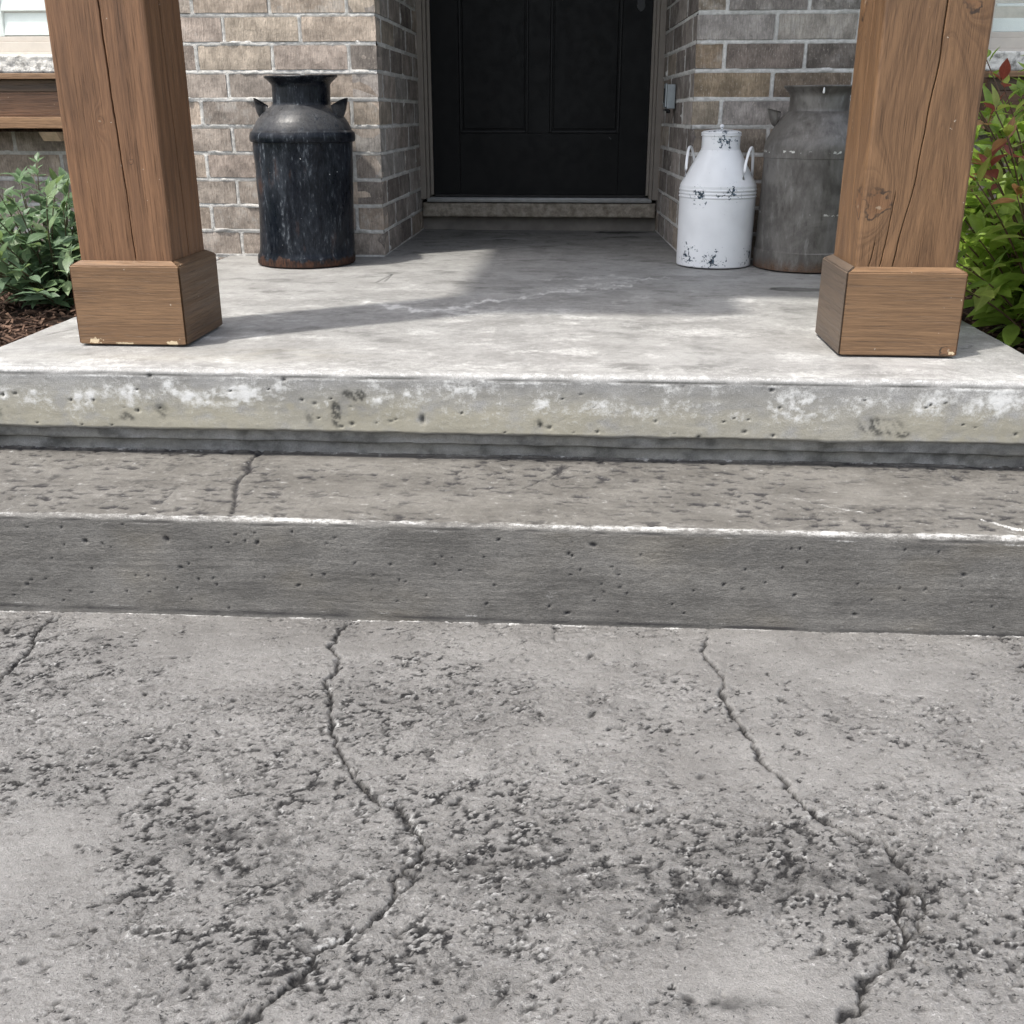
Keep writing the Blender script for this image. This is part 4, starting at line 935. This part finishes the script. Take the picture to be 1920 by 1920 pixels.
# ------------------------------------------------------------------ milk cans
def mat_black_can():
    b = NB('worn_black_enamel'); c = b.coord(); x, y, z = b.sep(c)
    st = b.noise(b.scale(c, (26, 26, 5)), 1, 6, .68, .4); fine = b.noise(b.scale(c, (150, 150, 45)), 1, 5, .7); big = b.noise(c, 7, 4, .55); sp = b.noise(c, 55, 5, .7)
    m = st*.45+fine*.35+big*.30
    base = b.mix(b.ss(m, .50, .70), (.0030, .0046, .0085), (.030, .036, .045))
    base = b.mix(b.ss(fine*.6+st*.5, .605, .70, 0, .7), base, (.14, .155, .17))
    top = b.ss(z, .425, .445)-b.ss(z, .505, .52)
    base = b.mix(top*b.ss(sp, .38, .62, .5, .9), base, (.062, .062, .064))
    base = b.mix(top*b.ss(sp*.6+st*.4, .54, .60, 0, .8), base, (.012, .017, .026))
    rust = b.ss(b.noise(b.scale(c, (30, 30, 6)), 1, 4)*.5+big*.5, .56, .68, 0, .5)
    base = b.mix(rust*b.ss(z, .40, .36), base, (.075, .034, .018))
    foot = b.ss(z+(b.noise(b.scale(c, (14, 14, 8)), 1, 5, .7)-.5)*.11, .030, .018)
    base = b.mix(foot, base, b.mix(b.ss(fine, .35, .65), (.012, .008, .007), (.070, .032, .019)))
    spk = b.ss(b.noise(c, 90, 1, .4), .80, .81)
    base = b.mix(spk*b.ss(z, .41, .38), base, (.55, .56, .57))
    return b.bsdf(base, b.ss(m, .4, .66, .22, .46)+foot*.3, b.bump(fine*.6+sp*.5, .0014, .8), .24, 0.0)
def mat_grey_can():
    b = NB('dull_tinned_steel'); c = b.coord(); x, y, z = b.sep(c)
    n = b.noise(c, 9, 6, .62, .6); f = b.noise(b.scale(c, (50, 50, 16)), 1, 6, .7); fn = b.noise(c, 240, 3, .6)
    base = b.mix(b.ss(n*.6+f*.4, .38, .62), (.085, .077, .069), (.178, .167, .153))
    base = b.mix(b.ss(f, .56, .70, 0, .4), base, (.28, .275, .26))
    base = b.mix(b.ss(f, .42, .30, 0, .55), base, (.055, .048, .043))
    tex = b.noise(b.scale(c, (70, 70, 110)), 1, 4, .7)
    for zc, hh, th in ((.372, .010, .60), (.182, .012, .615)):
        bandm = b.gauss(z*0.0+0.0, z, 0, zc, 1, hh)*b.ss(b.noise(b.scale(c, (16, 16, 3)), 1, 2), .46, .56)
        base = b.mix(b.ss(tex*bandm, th*.80, th*.88, 0, .9), base, (.66, .65, .60))
    foot = b.ss(z+(f-.5)*.07, .045, .0); base = b.mix(foot*.8, base, b.mix(b.ss(fn, .3, .7), (.075, .040, .022), (.17, .095, .055)))
    return b.bsdf(base, b.ss(f, .3, .7, .42, .60), b.bump(fn*.4+f*.6, .0010, .8), .5, .35)
def mat_white_can():
    b = NB('chipped_white_enamel'); c = b.coord(); x, y, z = b.sep(c)
    at = b.math('ARCTAN2', x, y*-1.0)                              # 0 at the front (-y), + towards +x
    n = b.noise(c, 66, 4, .68, .5); n2 = b.noise(c, 190, 4, .7); big = b.noise(c, 10, 4)
    base = b.mul(b.mix(0., (.78, .79, .80), (0, 0, 0)), b.ss(big, .3, .7, .92, 1.03))
    msk = None
    for ac, zc, ra, rz, w in ((-.62, .240, .24, .040, 1), (.26, .247, .36, .030, 1), (-.10, .026, .36, .042, 1.05), (-.85, .034, .34, .050, 1.0), (.98, .03, .30, .040, 1.0), (.10, .399, .80, .028, 1.0), (-.70, .218, .12, .026, .9), (.15, .432, 1.2, .010, .9)):
        g = b.gauss(at, z, ac, zc, ra, rz)*w; msk = g if msk is None else b.max(msk, g)
    t = msk*.50+(n-.5)*2.3+(n2-.5)*1.0
    chip = b.ss(t, .50, .53)*b.ss(msk, .16, .26)
    ccol = b.mix(b.ss(n2, .4, .6), (.012, .018, .028), (.050, .085, .115)); ccol = b.mix(b.ss(n2, .60, .68, 0, .8), ccol, (.25, .34, .40))
    base = b.mix(chip, base, ccol)
    base = b.mix(b.ss(b.noise(c, 60, 2), .76, .78, 0, .8), base, (.10, .09, .08))
    rust = b.ss(z, .008, .0); base = b.mix(rust*.7, base, (.05, .045, .05))
    return b.bsdf(base, b.ss(chip, 0, 1, .30, .6), b.bump((n2*.2)-chip*1.0, .0012, .7), .45)
M_BC, M_GC, M_WC = mat_black_can(), mat_grey_can(), mat_white_can()
def ear(name, mat, parent, ang, r0, z0, r1, z1, hw, shear=0.0, peak=.010):
    """pocket-shaped can handle: half funnel, its tip on the shoulder, its mouth upwards"""
    v = []; f = []; n = 12; rows = 8
    for th in (0, .0022):
        for i in range(rows+1):
            t = i/rows
            for k in range(n+1):
                w = math.pi*(k/n)                                 # 0..pi across the outer half
                wd = hw*(.10+.90*t**.45)
                tang = -math.cos(w)*(wd-th); rad = math.sin(w)*(wd*.85-th)
                rr = r0+(r1-r0)*t+rad; zz = z0+(z1-z0)*t+rad*.25+peak*t*math.sin(w)-peak*t*(1-math.sin(w))
                v.append((rr*math.cos(ang)-tang*math.sin(ang)+shear*zz, rr*math.sin(ang)+tang*math.cos(ang), zz))
    m = (rows+1)*(n+1)
    for i in range(rows):
        for k in range(n):
            a = i*(n+1)+k; q = (a, a+1, a+n+2, a+n+1); f.append(q[::-1]); f.append(tuple(m+j for j in q))
    for k in range(n): a = rows*(n+1)+k; f.append((a, a+1, m+a+1, m+a))
    for i in range(rows):
        for k in (0, n): a = i*(n+1)+k; b_ = a+n+1; f.append((a, b_, m+b_, m+a))
    return link(name, mesh_from(name, v, f), mat, parent, None, True)
# black can
can = empty('milk_can', (-.2435, -.178, .002), 'dented black enamel milk can with rusty foot against the brick wall', 'milk can', 'milk cans on the porch')
SH = .034
def dent(p, a):
    x, y, z = p; r = math.hypot(x, y)
    d = .0022*math.sin(3*a+8*z)+.0016*math.sin(5*a-13*z+1)
    for aa, zz, ra, rz, dp in ((-.15, .13, .35, .07, .006), (-2.9, .20, .4, .10, .007), (-2.8, .32, .3, .05, .005), (-1.2, .06, .3, .04, .003)):
        da = (a-aa+math.pi) % (2*math.pi)-math.pi; d -= dp*math.exp(-(da/ra)**2-((z-zz)/rz)**2)
    wgt = max(0, min(1, (z-.03)/.03))*max(0, min(1, (.40-z)/.03)) if z < .40 else .25 if z > .44 else .1
    k = 1+d*wgt/max(r, .02)
    lip = .0035*math.sin(a+.4)*max(0, (z-.55)/.05)
    return (x*k+SH*z, y*k, z+lip)
body = lathe('body', refine([(0, .002), (.150, .002), (.162, .004), (.1655, .010), (.1660, .030), (.1630, .036), (.1625, .050), (.1650, .30), (.1655, .3975)]), M_BC, can, 120, dent)
lathe('band', refine([(.1655, .3965), (.1725, .399), (.1752, .406), (.1752, .418), (.1715, .428), (.166, .4325)], .004), M_BC, can, 120, dent)
lathe('shoulder', refine([(.166, .4325), (.1635, .4345), (.160, .444), (.151, .461), (.137, .479), (.119, .496), (.104, .507), (.0955, .513)], .006), M_BC, can, 120, dent)
lathe('neck', refine([(.0965, .512), (.0950, .516), (.0948, .570), (.097, .577), (.1050, .586), (.1165, .5955), (.1195, .598), (.1200, .6015), (.1185, .6035), (.1150, .601), (.1030, .588), (.0935, .572), (.0925, .50), (.085, .47)], .006), M_BC, can, 120, dent)
for a in (math.pi+.12, -.12): ear('handle', M_BC, can, a, .126, .464, .118, .518, .047, SH, .007)
lathe('foot_ring', refine([(.1640, .001), (.1672, .004), (.1676, .026), (.1662, .032)], .004), M_BC, can, 120, dent)
# white can
wc = empty('milk_can', (1.166, -.142, .002), 'small white milk can with lid and chipped blue-black spots', 'milk can', 'milk cans on the porch')
lathe('body', refine([(0, .001), (.120, .001), (.1250, .003), (.1255, .02), (.1268, .222), (.1268, .2235), (.1292, .2265), (.1292, .2285), (.1268, .2315), (.1268, .2345), (.1292, .2375), (.1292, .2395), (.1268, .2425), (.1268, .2455), (.1292, .2485), (.1290, .2510), (.1270, .2540), (.1268, .262)], .006), M_WC, wc, 96)
lathe('shoulder', refine([(.1268, .2615), (.1235, .2685), (.0645, .3745)], .006), M_WC, wc, 96)
lathe('neck', refine([(.0640, .374), (.0640, .3780), (.0628, .3785), (.0628, .418)], .006), M_WC, wc, 96)
lid = lathe('lid', refine([(.060, .4165), (.0655, .4175), (.0660, .4195), (.0645, .4215), (.0650, .424), (.0660, .426), (.0652, .4285), (.058, .4325), (.035, .4360), (.010, .4375), (.0, .4378)], .004), M_WC, wc, 96)
lathe('lid_knob', [(0, .4375), (.0035, .4380), (.0035, .4410), (.0065, .4440), (.0075, .4475), (.0062, .4510), (.003, .4532), (0, .4537)], M_WC, lid, 20)
for s in (1, -1):
    pts = []
    for t in np.linspace(0, 1, 23):
        A, B = Vector((.070, -.092, .284)), Vector((.113, .012, .286))
        q = A.lerp(B, .5-.5*math.cos(math.pi*t)) if 0 else A.lerp(B, t)
        up = .098*math.sin(math.pi*t)**.62
        out = q.copy(); out.z = 0; out.normalize()
        p = Vector((q.x, q.y, q.z))+Vector((0, 0, up))+out*(.006*math.sin(math.pi*t)-.001)
        pts.append((p.x*s, p.y*s, p.z))
    tube('handle', pts, .0046, M_WC, wc, 10, .6)
# grey can
gc = empty('milk_can', (1.466, -.186, .002), 'tall bare grey steel milk can with rusty foot beside the white can', 'milk can', 'milk cans on the porch')
def gdent(p, a):
    x, y, z = p; r = max(math.hypot(x, y), .02); d = .0012*math.sin(3*a+9*z)+.0009*math.sin(5*a-11*z); k = 1+d/r*(1 if .05 < z < .36 else .3); return (x*k, y*k, z)
lathe('body', refine([(0, .002), (.160, .002), (.1685, .004), (.1695, .012), (.1695, .0605), (.1680, .0620), (.1660, .0640), (.1655, .075), (.1630, .30), (.1622, .3520)]), M_GC, gc, 110, gdent)
lathe('shoulder', refine([(.1622, .3515), (.1640, .3525), (.1640, .3545), (.1632, .38), (.1610, .3955), (.1560, .409), (.1445, .430), (.1310, .452), (.1160, .473), (.1030, .487), (.0945, .493)], .006), M_GC, gc, 110, gdent)
lathe('neck', refine([(.0950, .492), (.0932, .497), (.0930, .538), (.0960, .546), (.1090, .5605), (.1135, .564), (.1145, .567), (.1130, .5695), (.1095, .5675), (.0975, .556), (.0912, .540), (.0905, .49), (.085, .46)], .006), M_GC, gc, 110, gdent)
for a in (math.pi-.25, -.25): ear('handle', M_GC, gc, a, .126, .440, .122, .492, .048, 0.0, .0)
HX = float(back((1480, 490), 1, -.34)[0])-1.466
lathe('drain_hole', [(0, 0), (.0042, .0), (.0050, -.0012)], M_DARKIN, gc, 14).matrix_local = Matrix.Translation((HX, -math.sqrt(.1697**2-HX**2), .030)) @ Matrix.Rotation(math.asin(HX/.1697), 4, 'Z') @ Matrix.Rotation(RAD(90), 4, 'X')
sp_ = plain('bird_dropping_white', (.7, .7, .68), .7)
lathe('white_drip', [(0, -.012), (.0028, -.0105), (.0034, -.006), (.0028, .004), (0, .008)], sp_, gc, 12).location = (-.012, -.1100, .556)

# ---- weatherproof outlet box on the alcove's right return
def wall_pt(u, z, out): 
    n_ = Vector((-rdir.y, rdir.x)); p = Vector((W_AL, 0))+rdir*u+n_*out; return Vector((p.x, p.y, z))
d_ = cam_right*(1256-960)/FPX-cam_up*(182-960)/FPX+cam_fwd
best = min((abs((CAM[0]+d_[0]*t)-(W_AL-.046*(CAM[1]+d_[1]*t)-.02)), t) for t in np.linspace(3.5, 5.2, 800))[1]
uo = float(CAM[1]+d_[1]*best); zo = float(CAM[2]+d_[2]*best)
uo = min(max(uo, .35), .72)
M_OUT = plain('grey_metal_box', (.30, .33, .345), .4, .1, 30, .5, .4)
ob = empty('outlet_box', wall_pt(uo, zo-.045, 0), 'grey metal weatherproof outlet box on the brick beside the door', 'outlet box')
ob.rotation_euler = (0, 0, math.atan2(rdir.y, rdir.x)); ob.scale = (.85, .85, .80)
# local x along the return into the alcove, local +y = out of the wall (towards -X)
bx = box('box', (-.036, .003, .004), (.036, .040, .112), M_OUT, ob, .004)
box('cover', (-.039, .0405, .010), (.039, .048, .116), M_OUT, ob, .003)
box('outlet_face', (-.018, .0484, .030), (.018, .0505, .095), M_DARKIN, ob, .002)
box('hinge', (-.030, .030, -.006), (.030, .0475, .0035), M_IRON, ob, .002)
for px in (-.020, .020): tube('cord_grip', [(px, .028, -.0005), (px, .028, -.016)], .007, M_IRON, ob, 10)

# ------------------------------------------------------------------ window planters
M_PLK = [mat_wood('planter_board_%d' % i, True, seed=20+i*1.7, dark=d, lite=l, freq=130, knots=k) for i, (d, l, k) in enumerate((
    ((.17, .095, .05), (.34, .21, .12), ()), ((.045, .028, .017), (.13, .08, .048), ()), ((.055, .026, .014), (.15, .078, .042), ()), ((.15, .080, .040), (.36, .215, .115), ((.460, -1.18-.0, .008, 1.5),))))]
M_BRK = plain('pale_end_grain', (.52, .39, .27), .7, .2, 40)
def planter(x0, x1, label, brackets):
    cx = (x0+x1)/2; e = empty('window_planter', (cx, 0, .40), label, 'planter box')
    def pb(nm, c0, c1, m, bev=.002): return box(nm, (c0[0]-cx, c0[1], c0[2]-.40), (c1[0]-cx, c1[1], c1[2]-.40), m, e, bev)
    pb('cap_board', (x0-.012, -.205, .5955), (x1+.012, -.160, .6135), M_PLK[0])
    pb('board', (x0, -.185, .5560), (x1, -.167, .5950), M_PLK[1])
    pb('board', (x0, -.190, .4790), (x1, -.172, .5545), M_PLK[2])
    pb('bottom_rail', (x0-.006, -.207, .4410), (x1+.006, -.165, .4784), M_PLK[3])
    for xa, xb in ((x0, x0+.018), (x1-.018, x1)): pb('end_board', (xa+.0005, -.1645, .4410), (xb-.0005, -.008, .595), M_PLK[2])
    pb('back_board', (x0+.019, -.026, .4410), (x1-.019, -.008, .60), M_PLK[2])
    pb('soil', (x0+.019, -.163, .4300), (x1-.019, -.0265, .585), M_SOIL, 0)
    for bx_ in brackets:
        bm = bmesh.new(); P = [(bx_-.028, -.195), (bx_+.028, -.195)]
        v = [bm.verts.new(q) for q in ((bx_-.03-cx, -.003, 0), (bx_+.03-cx, -.003, 0), (bx_+.03-cx, -.175, 0), (bx_-.03-cx, -.175, 0), (bx_-.03-cx, -.003, .0294), (bx_+.03-cx, -.003, .0294), (bx_+.03-cx, -.205, .0294), (bx_-.03-cx, -.205, .0294))]
        for q in ((0, 1, 2, 3), (4, 7, 6, 5), (0, 4, 5, 1), (1, 5, 6, 2), (2, 6, 7, 3), (3, 7, 4, 0)): bm.faces.new([v[i] for i in q])
        bmesh.ops.recalc_face_normals(bm, faces=bm.faces[:])
        bm_obj('bracket', bm, M_BRK, e)
    return e
planter(-2.32, -.90, 'brown slatted wooden window box under the window above the grey-green shrub', (-1.10, -2.1))
planter(W_AL+.91, W_AL+2.33, 'brown wooden window box half hidden behind the red-tipped shrub', (W_AL+1.12, W_AL+2.1))

# ------------------------------------------------------------------ shrubs
def mat_leaf(name, trans=.36, rough=.42):
    b = NB(name); c = b.oinfo('Color'); o = b.coord(); x, y, z = b.sep(o); rnd = b.oinfo('Random')
    n = b.noise(b.vadd(o, b.comb(rnd*9., rnd*5., 0.)), 45, 4, .6)
    rib = b.ss(b.abs(y), .0022, .0004); vein = b.ss(b.abs(b.math('FRACT', (x-b.abs(y)*.9)*75.)-.5), .05, .0)*.5
    base = b.mul(c, b.ss(n, .3, .7, .78, 1.2)); base = b.mix(b.max(rib, vein)*.38, base, b.mul(c, 2.0))
    return b.bsdf(base, rough, b.bump(n-vein*.8, .0012, .6), .42, trans=(b.mul(c, 1.9), trans))
M_LEAF = mat_leaf('shrub_leaf')
M_STEMG = plain('green_brown_stem', (.075, .065, .035), .7); M_STEMR = plain('reddish_stem', (.10, .055, .035), .65)
def leaf_mesh(L, W, seed):
    rnd = random.Random(seed); v = []; f = []
    n = 6; droop = rnd.uniform(.10, .34); fold = rnd.uniform(.15, .42); tw = rnd.uniform(-.25, .25); rip = rnd.uniform(0, 6)
    for i in range(n+1):
        t = i/n; w = W*(math.sin(math.pi*min(1, t*.97+.015)**.80)**1.05)*(1 if t < .6 else 1-.25*(t-.6)); w = max(w, .0006)
        zc = -droop*L*t*t
        for s in (-1, 0, 1):
            zz = zc+abs(s)*w*fold*(1-.35*t)+s*tw*w*t+(.05*w*math.sin(rip+t*9+s) if s else 0)
            v.append((L*t+.010, s*w, zz))
    for i in range(n):
        for k in range(2): a = i*3+k; f.append((a, a+3, a+4, a+1))
    k = len(v); v += [(0, -.0007, .0), (0, .0007, .0)]; f.append((k, 0, 1)); f.append((k, 1, k+1)) ; f.append((k+1, 1, 2))
    me = mesh_from('leaf', v, f); me.materials.append(M_LEAF)
    me.polygons.foreach_set('use_smooth', [True]*len(me.polygons)); return me
def shrub(name, base, label, cat, seed, nstem, height, spread, leafL, pal, tip, group, stem_mat, zf, lim, lean=(0, 0), buds=False, pairs=(6, 9), fillers=0):
    rnd = random.Random(seed); e = empty(name, base, label, cat, group)
    meshes = [leaf_mesh(leafL*s, leafL*s*rnd.uniform(.21, .27), seed*50+i) for i, s in enumerate((1.0, .9, 1.1, .8, 1.0, .95, .7, 1.15))]
    leaves = []
    ex, ey, ez = base
    for si in range(nstem):
        a = rnd.uniform(0, 2*math.pi); rad = math.sqrt(rnd.random())
        H = height*rnd.uniform(.22, 1.0)**.8*(1-.42*rad*rad); out = spread*rad
        b0 = Vector((math.cos(a)*.05*rnd.random(), math.sin(a)*.05*rnd.random(), -.03))
        b1 = Vector((math.cos(a)*out+lean[0]*H, math.sin(a)*out+lean[1]*H, H))
        ctrl = b0.lerp(b1, .5)+Vector((-math.cos(a)*out*.18, -math.sin(a)*out*.18, H*.10))+Vector((rnd.uniform(-.03, .03), rnd.uniform(-.03, .03), 0))
        q = lambda t: b0*(1-t)**2+ctrl*2*t*(1-t)+b1*t*t
        if not lim(*(Vector(base)+b1)): continue
        P = [q(t/9) for t in range(10)]
        tube('stem', P, [.0032*(1-.75*i/9)+.0006 for i in range(10)], stem_mat, e, 5)
        np_ = rnd.randint(*pairs); ph = rnd.uniform(0, math.pi)
        for i in range(np_):
            t = .22+.78*(i+rnd.uniform(-.2, .2))/(np_-1) if np_ > 1 else 1; t = min(1, max(.12, t))
            p = q(t); tg = (q(min(1, t+.03))-q(max(0, t-.03))).normalized(); ph += math.pi/2+rnd.uniform(-.4, .4)
            for s in (0, 1):
                aa = ph+s*math.pi+rnd.uniform(-.3, .3)
                side = tg.cross(Vector((math.cos(aa), math.sin(aa), .1))).normalized(); dirv = side.cross(tg).normalized()
                dirv = (dirv*1.0+tg*rnd.uniform(.15, .75)+Vector((0, -.15, .18))).normalized()
                leaves.append((p, dirv, t, rnd.random(), rnd))
        for s in range(2):                                        # terminal leaves
            leaves.append((q(1), (tg+Vector((rnd.uniform(-.6, .6), rnd.uniform(-.6, .6), .1))).normalized(), 1.0, rnd.random(), rnd))
        if buds and rnd.random() < .16:
            bm = bmesh.new()
            for _ in range(9):
                m4 = Matrix.Translation(q(1)+Vector((rnd.gauss(0, .008), rnd.gauss(0, .008), rnd.uniform(.0, .045)))); bmesh.ops.create_icosphere(bm, subdivisions=1, radius=rnd.uniform(.0018, .0032), matrix=m4)
            bm_obj('flower_buds', bm, M_BUD, e)
    def place(o_loc, dirv, sc, roll):
        xax = dirv; zax = Vector((0, 0, 1))-xax*xax.z; zax = (zax.normalized() if zax.length > .1 else Vector((0, -1, 0)))
        zax = (zax+Vector((rnd.uniform(-.35, .35), rnd.uniform(-.6, .15), 0))).normalized(); yax = zax.cross(xax).normalized(); zax = xax.cross(yax)
        M = Matrix((xax, yax, zax)).transposed().to_4x4() @ Matrix.Scale(sc, 4); M.translation = o_loc; return M
    cv = Vector(CAM)
    leaves = [l for l in leaves if lim(*(Vector(base)+l[0]))]
    leaves.sort(key=lambda l: (Vector(base)+l[0]-cv).length)
    rv = []; rf = []
    for i, (p, dv, t, rr, _) in enumerate(leaves):
        me = rnd.choice(meshes); M = place(p, dv, rnd.uniform(.55, 1.2)*(1 if t < .9 else .72), 0)
        hgt = (p.z-0)/height
        c = tip(rnd, t, hgt) or pal[rnd.randrange(len(pal))]; s = rnd.uniform(.8, 1.2); c = tuple(x*s for x in c)
        if i < 290:
            o = bpy.data.objects.new('leaf', me); COL.objects.link(o); o.parent = e; o.matrix_local = M; o.color = (*c, 1)
        else:
            k = len(rv); rv += [tuple(M @ v.co) for v in me.vertices]; rf += [tuple(k+j for j in f.vertices) for f in me.polygons]
    if rv:
        o = link('foliage', mesh_from('foliage', rv, rf), M_LEAF, e, None, True); o.color = (*pal[0], 1); tag(o, None, None, None, 'stuff')
    return e
M_BUD = plain('white_flower_bud', (.62, .60, .54), .6)
G1 = [(.120, .185, .098), (.145, .210, .110), (.095, .155, .084), (.165, .230, .115), (.130, .195, .120)]
shrub('leafy_shrub', (-.93, -.62, -.085), 'low grey-green leafy shrub with tiny white buds beside the porch', 'shrub', 5, 80, .46, .36, .070, G1, lambda r, t, h: (.11, .16, .055) if t > .93 and r.random() < .5 else None, 'garden shrubs', M_STEMG, zL,
      lambda x, y, z: x < -.60 and y < -.05, lean=(.0, -.02), buds=True)
G2 = [(.215, .310, .052), (.165, .250, .042), (.260, .350, .065), (.125, .200, .036), (.300, .365, .090)]
def redtip(r, t, h):
    if t > .88 and h > .42: return r.choice([(.24, .060, .040), (.20, .050, .040), (.28, .14, .055), (.28, .32, .07), (.26, .30, .06)])
    if h > .70: return r.choice([(.26, .32, .055), (.21, .30, .045), (.29, .25, .06)])
    return None
shrub('leafy_shrub', (1.95, -1.04, -.085), 'tall bright green shrub with red new leaves beside the porch', 'shrub', 9, 190, .90, .46, .090, G2, redtip, 'garden shrubs', M_STEMR, zR,
      lambda x, y, z: x > 1.57+.12*(z < .05) and y < -.24 and y > -1.5, lean=(-.02, -.02), pairs=(7, 10))
